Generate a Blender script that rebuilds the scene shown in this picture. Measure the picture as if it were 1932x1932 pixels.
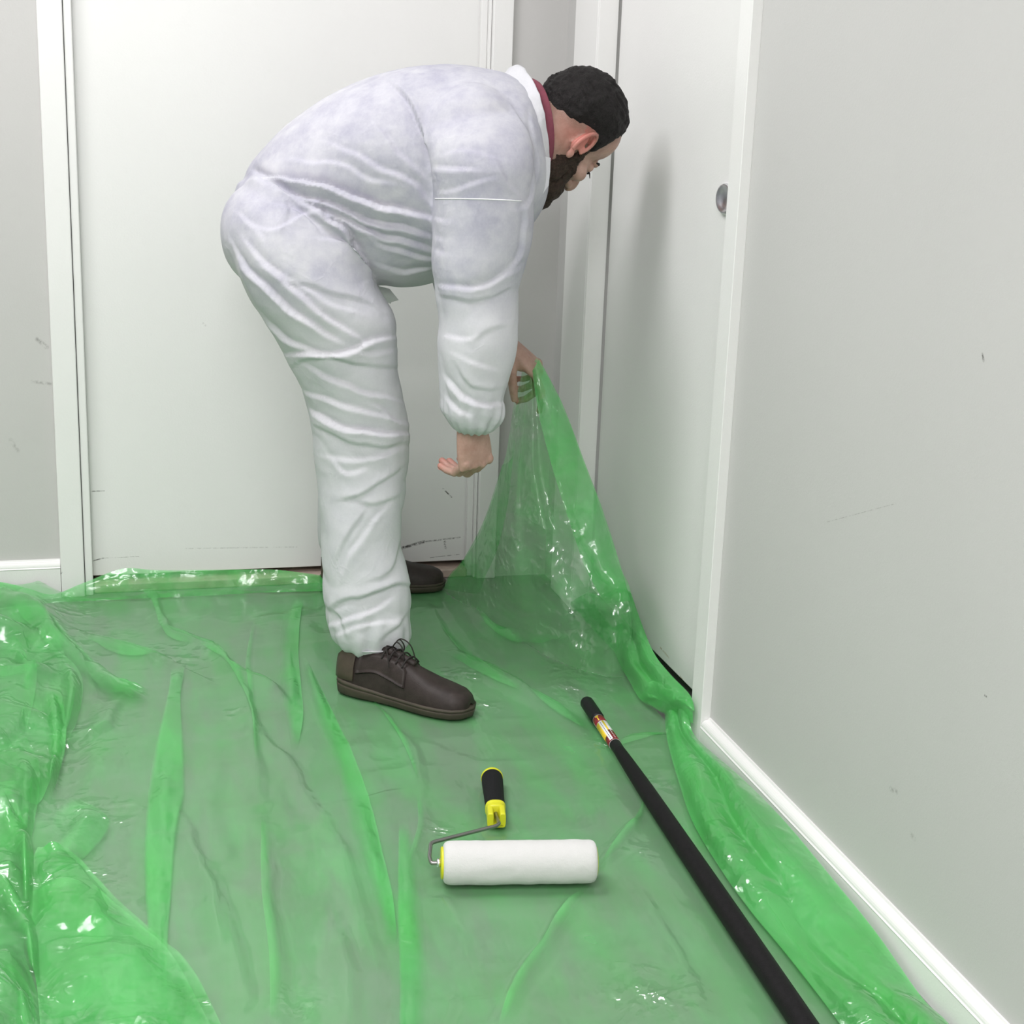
import bpy, bmesh, math, random
import numpy as np
from mathutils import Vector, Matrix

for o in list(bpy.data.objects):
    bpy.data.objects.remove(o)
scene = bpy.context.scene

# ------------------------------------------------------------------ camera
# world: X along the back wall, Y into the room, Z up; floor at z = 0
CAM_H = 1.1315
FPX, IMG = 2860.0, 1932.0
YAW, PITCH, ROLL = 0.26747, 0.26196, -0.03653


def cam_rows():
    f = np.array([math.sin(YAW) * math.cos(PITCH), math.cos(YAW) * math.cos(PITCH), -math.sin(PITCH)])
    r = np.array([math.cos(YAW), -math.sin(YAW), 0.0])
    d = np.cross(f, r)
    c, s = math.cos(ROLL), math.sin(ROLL)
    return np.array([c * r + s * d, -s * r + c * d, f])


CR = cam_rows()
CP = np.array([0.0, 0.0, CAM_H])
cam_data = bpy.data.cameras.new('camera')
cam_data.sensor_width = 36.0
cam_data.lens = FPX / IMG * 36.0
cam_data.clip_start = 0.05
cam = bpy.data.objects.new('camera', cam_data)
scene.collection.objects.link(cam)
m = Matrix.Identity(4)
for i in range(3):
    m[i][0], m[i][1], m[i][2] = CR[0][i], -CR[1][i], -CR[2][i]
    m[i][3] = CP[i]
cam.matrix_world = m
scene.camera = cam

# ------------------------------------------------------------------ world, lamps, exposure
world = bpy.data.worlds.new('world')
scene.world = world
world.use_nodes = True
world.node_tree.nodes['Background'].inputs[0].default_value = (0.9, 0.95, 1.0, 1)
world.node_tree.nodes['Background'].inputs[1].default_value = 0.0   # closed room: only the lamps under its ceiling give light


def area_lamp(name, loc, sx, sy, watts, color=(1, 1, 1), rot=(0, 0, 0)):
    d = bpy.data.lights.new(name, 'AREA')
    d.shape = 'RECTANGLE'
    d.size, d.size_y, d.energy, d.color = sx, sy, watts, color
    o = bpy.data.objects.new(name, d)
    o.location, o.rotation_euler = loc, rot
    scene.collection.objects.link(o)
    return o


CEIL = 2.62
area_lamp('ceiling_lamp_by_door_offscreen', (-0.45, 2.45, CEIL - 0.03), 1.2, 0.6, 21, (1.0, 0.975, 0.995))
area_lamp('fill_lamp_room_middle_offscreen', (-0.35, 0.1, CEIL - 0.03), 1.2, 0.6, 28, (1.0, 0.975, 0.995))  # unseen fill light, added to brighten the lower walls
area_lamp('fill_lamp_room_rear_offscreen', (-0.6, -1.2, CEIL - 0.03), 1.2, 0.6, 31, (1.0, 0.975, 0.995))  # second added fill, unseen behind the camera, evens the wall falloff
scene.view_settings.view_transform = 'Standard'
scene.view_settings.look = 'None'
scene.view_settings.exposure = 0.86
scene.view_settings.gamma = 1.0
scene.view_settings.use_curve_mapping = False

# ------------------------------------------------------------------ helpers
COL = scene.collection
rng = np.random.RandomState(7)


def ray(px, py):
    return CR.T @ np.array([(px - 966.0) / FPX, (py - 966.0) / FPX, 1.0])


def at(px, py, Y):
    r = ray(px, py)
    return CP + r * (Y / r[1])


def atx(px, py, X):
    r = ray(px, py)
    return CP + r * (X / r[0])


def fl(px, py, z=0.0):
    r = ray(px, py)
    return CP + r * ((z - CAM_H) / r[2])


def link(o, parent=None):
    COL.objects.link(o)
    if parent is not None:
        o.parent = parent
        o.matrix_parent_inverse = parent.matrix_world.inverted()
    return o


def mesh_obj(name, verts, faces, mat, parent=None, smooth=True, mats=None, fmat=None):
    me = bpy.data.meshes.new(name)
    me.from_pydata([tuple(map(float, v)) for v in verts], [], [tuple(map(int, f)) for f in faces])
    for mm in (mats or [mat]):
        me.materials.append(mm)
    if fmat is not None:
        me.polygons.foreach_set('material_index', list(map(int, fmat)))
    if smooth:
        me.polygons.foreach_set('use_smooth', [True] * len(me.polygons))
    me.update()
    o = bpy.data.objects.new(name, me)
    return link(o, parent)


def empty(name, loc):
    o = bpy.data.objects.new(name, None)
    o.location = tuple(map(float, loc))
    o.empty_display_size = 0.1
    link(o)
    bpy.context.view_layer.update()
    return o


def tag(o, label=None, cat=None, kind=None):
    if label:
        o['label'] = label
    if cat:
        o['category'] = cat
    if kind:
        o['kind'] = kind
    return o


class Geo:
    """collects vertices and faces of one part"""

    def __init__(s):
        s.v, s.f, s.m = [], [], []

    def add(s, v, f, mi=0):
        b = len(s.v)
        s.v += [np.asarray(q, float) for q in v]
        s.f += [tuple(i + b for i in q) for q in f]
        s.m += [mi] * len(f)
        return s

    def box(s, x0, x1, y0, y1, z0, z1, mi=0):
        v = [(x, y, z) for x in (x0, x1) for y in (y0, y1) for z in (z0, z1)]
        f = [(0, 1, 3, 2), (4, 6, 7, 5), (0, 4, 5, 1), (2, 3, 7, 6), (0, 2, 6, 4), (1, 5, 7, 3)]
        return s.add(v, f, mi)

    def build(s, name, mat, parent=None, smooth=True, mats=None, bevel=0.0, seg=2):
        o = mesh_obj(name, s.v, s.f, mat, parent, smooth, mats, s.m if mats else None)
        if bevel:
            b = o.modifiers.new('bevel', 'BEVEL')
            b.width, b.segments, b.limit_method = bevel, seg, 'ANGLE'
            b.harden_normals = True
        return o


def cat_rom(P, n):
    """Catmull-Rom resampling of the rows of P to n rows"""
    P = np.asarray(P, float)
    k = len(P)
    t = np.linspace(0, k - 1, n)
    i = np.clip(np.floor(t).astype(int), 0, k - 2)
    u = (t - i)[:, None]
    p0, p1, p2, p3 = P[np.clip(i - 1, 0, k - 1)], P[i], P[i + 1], P[np.clip(i + 2, 0, k - 1)]
    return 0.5 * (2 * p1 + (p2 - p0) * u + (2 * p0 - 5 * p1 + 4 * p2 - p3) * u ** 2 + (3 * p1 - p0 - 3 * p2 + p3) * u ** 3)


def loft(rings, n=0, seg=32, e=2.0, cap=True):
    """rings: rows of (center, u, v); returns verts, faces of a closed tube"""
    R = np.array([np.concatenate([np.asarray(c, float), np.asarray(u, float), np.asarray(v, float)]) for c, u, v in rings])
    if n:
        R = cat_rom(R, n)
    a = np.linspace(0, 2 * math.pi, seg, endpoint=False)
    ca, sa = np.cos(a), np.sin(a)
    ca = np.sign(ca) * np.abs(ca) ** (2 / e)
    sa = np.sign(sa) * np.abs(sa) ** (2 / e)
    V = R[:, None, 0:3] + ca[None, :, None] * R[:, None, 3:6] + sa[None, :, None] * R[:, None, 6:9]
    k = len(R)
    verts = list(V.reshape(-1, 3))
    faces = [(i * seg + j, i * seg + (j + 1) % seg, (i + 1) * seg + (j + 1) % seg, (i + 1) * seg + j)
             for i in range(k - 1) for j in range(seg)]
    if cap:
        verts += [R[0, 0:3], R[-1, 0:3]]
        b = k * seg
        faces += [(b, (j + 1) % seg, j) for j in range(seg)]
        faces += [(b + 1, (k - 1) * seg + j, (k - 1) * seg + (j + 1) % seg) for j in range(seg)]
    return verts, faces


def frame_of(d):
    d = np.asarray(d, float) / np.linalg.norm(d)
    h = np.array([0, 0, 1.0]) if abs(d[2]) < 0.9 else np.array([1.0, 0, 0])
    u = np.cross(d, h)
    u /= np.linalg.norm(u)
    return d, u, np.cross(d, u)


def tube(pts, rad, n=0, seg=12, cap=True):
    """round tube through points; rad scalar or one radius per point"""
    P = np.asarray(pts, float)
    r = np.full(len(P), rad, float) if np.isscalar(rad) else np.asarray(rad, float)
    A = np.hstack([P, r[:, None]])
    if n:
        A = cat_rom(A, n)
    P, r = A[:, :3], A[:, 3]
    T = np.gradient(P, axis=0)
    rings = []
    _, u, v = frame_of(T[0])
    for i in range(len(P)):
        t = T[i] / (np.linalg.norm(T[i]) + 1e-12)
        u = u - t * np.dot(u, t)
        u /= np.linalg.norm(u)
        v = np.cross(t, u)
        rings.append((P[i], u * r[i], v * r[i]))
    return loft(rings, seg=seg, cap=cap)


def capsule(a, b, ra, rb, seg=14):
    """round-ended tapered rod"""
    a, b = np.asarray(a, float), np.asarray(b, float)
    d, u, v = frame_of(b - a)
    rings = []
    for k in range(5):
        t = -math.pi / 2 + (k + 0.35) / 5 * math.pi / 2
        rings.append((a + d * ra * math.sin(t), u * ra * math.cos(t), v * ra * math.cos(t)))
    rings.append((a, u * ra, v * ra))
    rings.append((b, u * rb, v * rb))
    for k in range(5):
        t = (k + 0.65) / 5 * math.pi / 2
        rings.append((b + d * rb * math.sin(t), u * rb * math.cos(t), v * rb * math.cos(t)))
    return loft(rings, seg=seg)


def ellipsoid(c, ax, seg=24):
    """ax: three half-axis vectors"""
    c = np.asarray(c, float)
    A = [np.asarray(q, float) for q in ax]
    rings = []
    for k in range(1, 14):
        t = -math.pi / 2 + math.pi * k / 14
        rings.append((c + A[2] * math.sin(t), A[0] * math.cos(t), A[1] * math.cos(t)))
    return loft(rings, seg=seg)


def remesh(geo, voxel, smooth_it=6, factor=0.5):
    """union of overlapping closed shells into one skin; returns a mesh datablock"""
    me = bpy.data.meshes.new('tmp')
    me.from_pydata([tuple(map(float, v)) for v in geo.v], [], geo.f)
    o = bpy.data.objects.new('tmp', me)
    COL.objects.link(o)
    r = o.modifiers.new('r', 'REMESH')
    r.mode, r.voxel_size = 'VOXEL', voxel
    if smooth_it:
        s = o.modifiers.new('s', 'SMOOTH')
        s.factor, s.iterations = factor, smooth_it
    bpy.context.view_layer.update()
    ev = o.evaluated_get(bpy.context.evaluated_depsgraph_get())
    out = bpy.data.meshes.new_from_object(ev)
    bpy.data.objects.remove(o)
    bpy.data.meshes.remove(me)
    return out


def coords(me):
    a = np.empty(len(me.vertices) * 3)
    me.vertices.foreach_get('co', a)
    return a.reshape(-1, 3)


def normals(me):
    a = np.empty(len(me.vertices) * 3)
    me.vertex_normals.foreach_get('vector', a)
    return a.reshape(-1, 3)


def set_coords(me, V):
    me.vertices.foreach_set('co', np.ascontiguousarray(V, float).reshape(-1))
    me.update()


def _hash(i, j, k, s):
    h = (i.astype(np.int64) * 73856093) ^ (j.astype(np.int64) * 19349663) ^ (k.astype(np.int64) * 83492791) ^ (s * 2654435761)
    h = (h ^ (h >> 13)) * 1274126177 & 0x7fffffff
    h = (h ^ (h >> 16)) & 0xffff
    return h / 32767.5 - 1.0


def vnoise(P, scale=1.0, seed=1):
    """smooth value noise in -1..1"""
    Q = np.asarray(P, float) * scale
    if Q.shape[1] == 2:
        Q = np.hstack([Q, np.zeros((len(Q), 1))])
    I = np.floor(Q).astype(int)
    w = Q - I
    w = w * w * w * (w * (w * 6 - 15) + 10)
    out = 0
    for a in (0, 1):
        for b in (0, 1):
            for c in (0, 1):
                wt = (w[:, 0] if a else 1 - w[:, 0]) * (w[:, 1] if b else 1 - w[:, 1]) * (w[:, 2] if c else 1 - w[:, 2])
                out = out + wt * _hash(I[:, 0] + a, I[:, 1] + b, I[:, 2] + c, seed)
    return out


def fbm(P, scale, seed=1, octv=3, gain=0.5):
    s = 0
    g = 1.0
    for k in range(octv):
        s = s + g * vnoise(P, scale * 2.03 ** k, seed + 17 * k)
        g *= gain
    return s


def ridged(P, scale, seed=1, octv=3, gain=0.5):
    s = 0
    g = 1.0
    for k in range(octv):
        s = s + g * (1 - 2 * np.abs(vnoise(P, scale * 2.03 ** k, seed + 31 * k)))
        g *= gain
    return s


def poly_dist(Q, line):
    """distance, signed side and parameter 0..1 of 2D points Q to a polyline"""
    L = np.asarray(line, float)
    best = np.full(len(Q), 1e9)
    side = np.zeros(len(Q))
    par = np.zeros(len(Q))
    n = len(L) - 1
    for i in range(n):
        a, d = L[i], L[i + 1] - L[i]
        t = np.clip(((Q - a) @ d) / (d @ d), 0, 1)
        r = Q - a - t[:, None] * d
        q = np.hypot(r[:, 0], r[:, 1])
        k = q < best
        best[k] = q[k]
        side[k] = np.sign(d[0] * r[k, 1] - d[1] * r[k, 0])
        par[k] = (i + t[k]) / n
    return best, side, par


def sstep(a, b, x):
    t = np.clip((x - a) / (b - a), 0, 1)
    return t * t * (3 - 2 * t)


# ------------------------------------------------------------------ materials
def new_mat(name):
    mt = bpy.data.materials.new(name)
    mt.use_nodes = True
    nt = mt.node_tree
    return mt, nt, nt.nodes['Principled BSDF']


def nd(nt, typ, **kw):
    n = nt.nodes.new(typ)
    for k, v in kw.items():
        setattr(n, k, v)
    return n


def mathn(nt, op, a, b=None, clamp=False):
    n = nd(nt, 'ShaderNodeMath', operation=op)
    n.use_clamp = clamp
    for i, q in enumerate((a, b)):
        if q is None:
            continue
        if isinstance(q, (int, float)):
            n.inputs[i].default_value = q
        else:
            nt.links.new(q, n.inputs[i])
    return n.outputs[0]


def vmath(nt, op, a, b):
    n = nd(nt, 'ShaderNodeVectorMath', operation=op)
    for i, q in enumerate((a, b)):
        if isinstance(q, (tuple, list, np.ndarray)):
            n.inputs[i].default_value = tuple(q)
        else:
            nt.links.new(q, n.inputs[i])
    return n


def mixc(nt, fac, a, b):
    n = nd(nt, 'ShaderNodeMix', data_type='RGBA')
    for sock, q in ((n.inputs[0], fac), (n.inputs[6], a), (n.inputs[7], b)):
        if isinstance(q, (int, float)):
            sock.default_value = q
        elif isinstance(q, tuple):
            sock.default_value = q if len(q) == 4 else q + (1,)
        else:
            nt.links.new(q, sock)
    return n.outputs[2]


def noise_tex(nt, scale, detail=4.0, rough=0.55, vec=None, dist=0.0):
    n = nd(nt, 'ShaderNodeTexNoise')
    n.inputs['Scale'].default_value = scale
    n.inputs['Detail'].default_value = detail
    n.inputs['Roughness'].default_value = rough
    n.inputs['Distortion'].default_value = dist
    if vec is not None:
        nt.links.new(vec, n.inputs['Vector'])
    return n.outputs['Fac']


def ramp(nt, fac, lo, hi):
    n = nd(nt, 'ShaderNodeMapRange')
    n.inputs[1].default_value, n.inputs[2].default_value = lo, hi
    nt.links.new(fac, n.inputs[0])
    return n.outputs[0]


def bump(nt, bsdf, height, strength, distance, sock='Normal'):
    b = nd(nt, 'ShaderNodeBump')
    b.inputs['Strength'].default_value = strength
    b.inputs['Distance'].default_value = distance
    nt.links.new(height, b.inputs['Height'])
    nt.links.new(b.outputs[0], bsdf.inputs[sock])
    return b


def gpos(nt):
    return nd(nt, 'ShaderNodeNewGeometry').outputs['Position']


def scuff_mask(nt, pos, segs):
    """union of soft strokes: (a, b, width, strength)"""
    out = None
    for a, b, w, st in segs:
        a, b = np.asarray(a, float), np.asarray(b, float)
        d = b - a
        pa = vmath(nt, 'SUBTRACT', pos, a).outputs[0]
        t = mathn(nt, 'DIVIDE', vmath(nt, 'DOT_PRODUCT', pa, d).outputs['Value'], float(d @ d), True)
        sc = nd(nt, 'ShaderNodeVectorMath', operation='SCALE')
        sc.inputs[0].default_value = tuple(d)
        nt.links.new(t, sc.inputs['Scale'])
        ds = vmath(nt, 'DISTANCE', pa, sc.outputs[0]).outputs['Value']
        k = mathn(nt, 'MULTIPLY', mathn(nt, 'SUBTRACT', 1.0, mathn(nt, 'DIVIDE', ds, w), True), st * 1.6, True)
        out = k if out is None else mathn(nt, 'MAXIMUM', out, k)
    grain = ramp(nt, noise_tex(nt, 160, 3, 0.6, pos), 0.38, 0.6)
    return mathn(nt, 'MULTIPLY', out, grain, True)


def paint(name, col, rough=0.5, var=0.03, segs=None, grime=0.0, bstr=0.12, bscale=260, scuffcol=(0.09, 0.085, 0.08)):
    mt, nt, p = new_mat(name)
    pos = gpos(nt)
    n1 = noise_tex(nt, 3.2, 4, 0.55, pos)
    lo = tuple(max(0, c * (1 - 2 * var)) for c in col)
    c = mixc(nt, ramp(nt, n1, 0.3, 0.7), lo + (1,), tuple(col) + (1,))
    if grime:
        n2 = noise_tex(nt, 14, 5, 0.7, pos)
        c = mixc(nt, mathn(nt, 'MULTIPLY', ramp(nt, n2, 0.62, 0.8), grime), c, (0.33, 0.32, 0.3, 1))
    if segs:
        c = mixc(nt, scuff_mask(nt, pos, segs), c, tuple(scuffcol) + (1,))
    nt.links.new(c, p.inputs['Base Color'])
    p.inputs['Roughness'].default_value = rough
    p.inputs['Specular IOR Level'].default_value = 0.35
    if bstr:
        bump(nt, p, noise_tex(nt, bscale, 3, 0.6, pos), bstr, 0.002)
    return mt


def simple(name, col, rough=0.5, metal=0.0, spec=0.5, var=0.06, nscale=60, bstr=0.0, bscale=300, bdist=0.001):
    mt, nt, p = new_mat(name)
    pos = nd(nt, 'ShaderNodeTexCoord').outputs['Object']
    n1 = noise_tex(nt, nscale, 4, 0.6, pos)
    c = mixc(nt, ramp(nt, n1, 0.3, 0.7), tuple(q * (1 - var) for q in col) + (1,), tuple(min(1, q * (1 + var)) for q in col) + (1,))
    nt.links.new(c, p.inputs['Base Color'])
    p.inputs['Roughness'].default_value = rough
    p.inputs['Metallic'].default_value = metal
    p.inputs['Specular IOR Level'].default_value = spec
    if bstr:
        bump(nt, p, noise_tex(nt, bscale, 4, 0.6, pos), bstr, bdist)
    return mt

# ------------------------------------------------------------------ the room
YB, XR = 3.479, 1.044          # back wall plane, right wall plane
ZO = 0.015                     # heights below were measured against z = -ZO
W_GREY = (0.58, 0.573, 0.56)
W_WHITE = (0.83, 0.83, 0.815)


def wp(px, py, Y=YB):
    return tuple(at(px, py, Y))


M_wall_back = paint('grey_wall_paint_back', W_GREY, 0.55, 0.015, [
    (wp(70, 640), wp(88, 655), 0.006, 0.35), (wp(60, 720), wp(95, 724), 0.005, 0.25), (wp(20, 830), wp(34, 850), 0.006, 0.2)], 0.05)
RX = XR
M_wall_right = paint('grey_wall_paint_right', (0.575, 0.572, 0.56), 0.5, 0.012, [
    (atx(1853, 668, RX), atx(1856, 680, RX), 0.003, 0.6), (atx(1680, 1488, RX), atx(1692, 1494, RX), 0.005, 0.25),
    (atx(1718, 1574, RX), atx(1726, 1582, RX), 0.005, 0.22), (atx(1858, 1312, RX), atx(1861, 1314, RX), 0.002, 0.7),
    (atx(1560, 985, RX), atx(1690, 950, RX), 0.001, 0.25)], 0.04)
M_floor = paint('grey_vinyl_floor', (0.27, 0.245, 0.26), 0.45, 0.05, None, 0.1, 0.05, 90)
M_ceil = paint('ceiling_paint', (0.82, 0.82, 0.80), 0.7, 0.01)
DP = YB + 0.03
M_door1 = paint('white_door_paint', W_WHITE, 0.42, 0.012, [
    (at(836, 922, DP), at(852, 938, DP), 0.0022, 0.9), (at(758, 1034, DP), at(800, 1022, DP), 0.005, 0.9),
    (at(800, 1022, DP), at(868, 1014, DP), 0.003, 0.5), (at(839, 1022, DP), at(841, 1034, DP), 0.004, 0.9),
    (at(812, 1052, DP), at(866, 1046, DP), 0.0016, 0.5), (at(172, 927, DP), at(197, 926, DP), 0.0016, 0.7),
    (at(176, 1058, DP), at(195, 1053, DP), 0.002, 0.8), (at(195, 1053, DP), at(262, 1050, DP), 0.001, 0.4),
    (at(383, 610, DP), at(388, 614, DP), 0.0025, 0.4), (at(350, 1035, DP), at(560, 1032, DP), 0.002, 0.2)], 0.05)
M_door2 = paint('white_sliding_door_paint', W_WHITE, 0.42, 0.012, [
    (atx(1246, 1222, XR + .03), atx(1262, 1241, XR + .03), 0.003, 0.5), (atx(1283, 1275, XR + .03), atx(1288, 1284, XR + .03), 0.003, 0.6)],
    0.03, scuffcol=(0.35, 0.22, 0.08))
M_trim = paint('white_trim_paint', (0.85, 0.85, 0.835), 0.35, 0.012, [
    (at(68, 1100, YB - .015), at(92, 1102, YB - .015), 0.0016, 0.8), (at(115, 1082, YB - .015), at(117, 1080, YB - .015), 0.0022, 0.9),
    (atx(1690, 1782, XR - .016), atx(1698, 1800, XR - .016), 0.0013, 0.8), (atx(1500, 1578, XR - .016), atx(1506, 1585, XR - .016), 0.001, 0.6),
    (atx(1462, 1420, XR - .02), atx(1466, 1426, XR - .02), 0.001, 0.5), (atx(1765, 1858, XR - .016), atx(1774, 1864, XR - .016), 0.001, 0.7),
    (atx(1822, 1916, XR - .016), atx(1830, 1926, XR - .016), 0.001, 0.6)], 0.05)
M_dark = simple('dark_gap', (0.02, 0.018, 0.016), 0.8)
M_wood = simple('bare_threshold_wood', (0.50, 0.40, 0.34), 0.55, var=0.15, nscale=40)
M_chrome = simple('chrome', (0.78, 0.78, 0.80), 0.3, 1.0)


def struct(name, geo, mat, bevel=0.0, label=None, parent=None, smooth=True):
    o = geo.build(name, mat, parent, smooth=bool(bevel), bevel=bevel)
    if parent is None:
        o['kind'] = 'structure'
        o['label'] = label
    return o


XL, YF = -2.2, -1.9
DX0, DX1 = -0.065, 0.865       # back door opening
DY0, DY1 = 2.42, 3.203         # sliding door opening on the right wall
DH = 2.06
struct('floor', Geo().box(XL - .1, XR + .5, YF - .1, YB + .3, -.1, 0), M_floor, label='grey vinyl floor under the green plastic sheet')
struct('ceiling', Geo().box(XL - .1, XR + .5, YF - .1, YB + .3, CEIL, CEIL + .1), M_ceil, label='plain white ceiling of the room')
struct('wall_back', Geo().box(XL - .1, DX0, YB, YB + .12, 0, CEIL).box(DX1, XR, YB, YB + .12, 0, CEIL).box(DX0, DX1, YB, YB + .12, DH, CEIL)
       .box(DX0, DX1, YB + .10, YB + .12, 0, DH), M_wall_back, label='grey painted back wall around the white hinged door')
struct('wall_right', Geo().box(XR, XR + .022, YF, DY0 + .001, 0, CEIL).box(XR, XR + .14, DY1, YB, 0, CEIL).box(XR, XR + .022, DY0, DY1, DH, CEIL)
       .box(XR + .13, XR + .15, YF, YB, 0, CEIL), M_wall_right, label='grey painted side wall with the sliding door')
struct('wall_left', Geo().box(XL - .1, XL, YF, YB, 0, CEIL), M_wall_back, label='grey painted wall on the far side of the room')
struct('wall_front', Geo().box(XL, XR, YF - .1, YF, 0, CEIL), M_wall_back, label='grey painted wall facing the hinged door')

# hinged door on the back wall, its stops and casings
d1 = struct('door_1', Geo().box(DX0 + .018, DX1 - .006, YB + .03, YB + .07, .036, DH - .01), M_door1, .002, 'flat white hinged door with scuffed lower edge behind the man')
struct('trim_1', Geo().box(DX0 - .052, DX0, YB - .016, YB + .005, 0, DH + .05), M_trim, .003, 'white door casing next to the short baseboard with moulded cap')
struct('trim_2', Geo().box(DX0 + .0012, DX0 + .0185, YB - .008, YB + .1, 0, DH), M_trim, .003, 'narrow white door stop beside the casing with the baseboard')
struct('trim_3', Geo().box(DX1 - .007, DX1 - .0005, YB - .002, YB + .1, 0, DH).box(DX1 - .022, DX1 - .007, YB + .012, YB + .028, 0, DH), M_trim, .002, 'narrow white door stop at the tarp side of the hinged door')
struct('trim_4', Geo().box(DX1, DX1 + .047, YB - .016, YB + .005, 0, DH + .05), M_trim, .003, 'white door casing between hinged door and the grey corner strip')
struct('trim_5', Geo().box(DX0 + .02, DX1 - .02, YB + .004, YB + .10, .0, .022), M_wood, .004, 'bare pinkish wooden threshold under the hinged door')


def base_profile(hh, th=0.016):
    """baseboard with a rounded cap: rows of (out, z)"""
    c = hh - 0.018
    pr = [(0, 0), (th, 0), (th, c - .002), (th + .001, c)]
    for k in range(7):
        a = math.pi / 2 * k / 6
        pr.append((0.005 + (th - 0.006) * math.cos(a), c + .002 + 0.012 * math.sin(a)))
    pr += [(0.004, hh - .003), (0.003, hh), (0, hh)]
    return pr


def sweep(pr, place0, place1):
    v = [place0(a, z) for a, z in pr] + [place1(a, z) for a, z in pr]
    n = len(pr)
    f = [(i, (i + 1) % n, n + (i + 1) % n, n + i) for i in range(n)]
    f += [tuple(range(n))[::-1], tuple(range(n, 2 * n))]
    return Geo().add(v, f)


bl = sweep(base_profile(.0905), lambda a, z: (XL, YB - a, z), lambda a, z: (DX0 - .0525, YB - a, z)).build('baseboard_left', M_trim, smooth=False)
tag(bl, 'white baseboard with moulded cap beside the hinged door casing', kind='structure')
br = sweep(base_profile(.0655, .018), lambda a, z: (XR - a, YF, z), lambda a, z: (XR - a, 2.389, z)).build('baseboard_right', M_trim, smooth=False)
tag(br, 'white baseboard with rounded cap along the grey side wall', kind='structure')

# sliding door in the right wall, jamb, casings, pull
d2 = struct('door_2', Geo().box(XR + .03, XR + .065, 2.15, DY1 - .0105, .052, DH + .03), M_door2, .002, 'flat white sliding door partly inside the side wall')
struct('trim_6', Geo().box(XR - .018, XR + .004, DY1, DY1 + .165, 0, DH + .06), M_trim, .004, 'white casing of the sliding door beside the grey corner')
struct('trim_7', Geo().box(XR - .0165, XR + .027, DY1 - .0045, DY1 + .004, 0, DH), M_trim, .002, 'white jamb that the sliding door closes against')
struct('trim_8', Geo().box(XR + .0035, XR + .024, DY0 + .004, DY0 + .019, 0, DH).box(XR - .018, XR + .003, 2.3895, DY0 + .02, 0, DH + .06), M_trim, .0015, 'white casing between sliding door and the wide grey wall')
pg = Geo()
pc = atx(1372, 375, XR + .03)
pull_c = np.array([XR + .03, atx(1359, 375, XR + .03)[1] - .034, pc[2]])
prof = [(0.030, 0.0), (0.030, -.005), (0.0280, -.0085), (0.025, -.0085), (0.020, -.0045), (0.012, -.0015), (0.0004, -.0010)]
sg = 40
vv, ff = [], []
for r, dx in prof:
    for j in range(sg):
        a = 2 * math.pi * j / sg
        vv.append(pull_c + np.array([dx, r * 1.25 * math.cos(a), r * .9 * math.sin(a)]))
for i in range(len(prof) - 1):
    for j in range(sg):
        ff.append((i * sg + j, i * sg + (j + 1) % sg, (i + 1) * sg + (j + 1) % sg, (i + 1) * sg + j))
tag(Geo().add(vv, ff).build('cup_pull', M_chrome, d2), 'round chrome cup pull')

# ------------------------------------------------------------------ the man in the white coverall
YT0, YT1 = 3.02, 2.90          # depth of pelvis and of neck


def pair(pl, pr, Y, hy, tilt=0.0):
    """ring whose silhouette runs through two points seen at depth Y"""
    a, b = at(pl[0], pl[1], Y), at(pr[0], pr[1], Y)
    u = (b - a) / 2
    return ((a + b) / 2, u, np.array([0.0, hy, 0.0]) + tilt * u)


torso = [pair(*q) for q in [
    ((452, 520), (560, 585), 3.02, .10), ((431, 450), (640, 565), 3.02, .165), ((443, 365), (705, 534), 3.01, .19), ((480, 303), (752, 538), 3.00, .195),
    ((545, 232), (792, 535), 2.99, .20), ((635, 175), (835, 522), 2.97, .205), ((735, 134), (885, 505), 2.96, .21),
    ((830, 120), (930, 480), 2.94, .215), ((905, 126), (972, 440), 2.93, .205), ((955, 140), (1004, 402), 2.91, .16), ((985, 158), (1022, 365), 2.90, .095)]]
leg_n = [pair(*q) for q in [
    ((470, 330), (640, 420), 2.93, .09), ((434, 410), (672, 455), 2.91, .125), ((436, 480), (706, 535), 2.89, .13), ((468, 560), (742, 592), 2.875, .125),
    ((515, 630), (746, 640), 2.87, .118), ((548, 690), (748, 690), 2.865, .108), ((575, 750), (762, 760), 2.86, .10), ((588, 810), (769, 815), 2.855, .097),
    ((598, 880), (766, 870), 2.85, .094), ((602, 950), (760, 940), 2.84, .09), ((606, 1020), (754, 1010), 2.835, .088), ((609, 1080), (765, 1070), 2.83, .09),
    ((612, 1135), (773, 1120), 2.825, .092), ((622, 1180), (768, 1170), 2.815, .09), ((634, 1208), (770, 1196), 2.81, .08), ((650, 1222), (752, 1214), 2.805, .066)]]
leg_f = [pair(*q) for q in [
    ((520, 400), (660, 470), 3.12, .10), ((500, 490), (690, 530), 3.15, .12), ((515, 580), (735, 600), 3.18, .115), ((560, 690), (742, 690), 3.22, .105),
    ((578, 760), (744, 770), 3.25, .098), ((590, 830), (746, 830), 3.28, .094), ((600, 920), (742, 915), 3.31, .09), ((600, 990), (730, 985), 3.335, .086),
    ((604, 1030), (720, 1025), 3.35, .075), ((615, 1045), (712, 1040), 3.355, .06)]]
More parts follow.
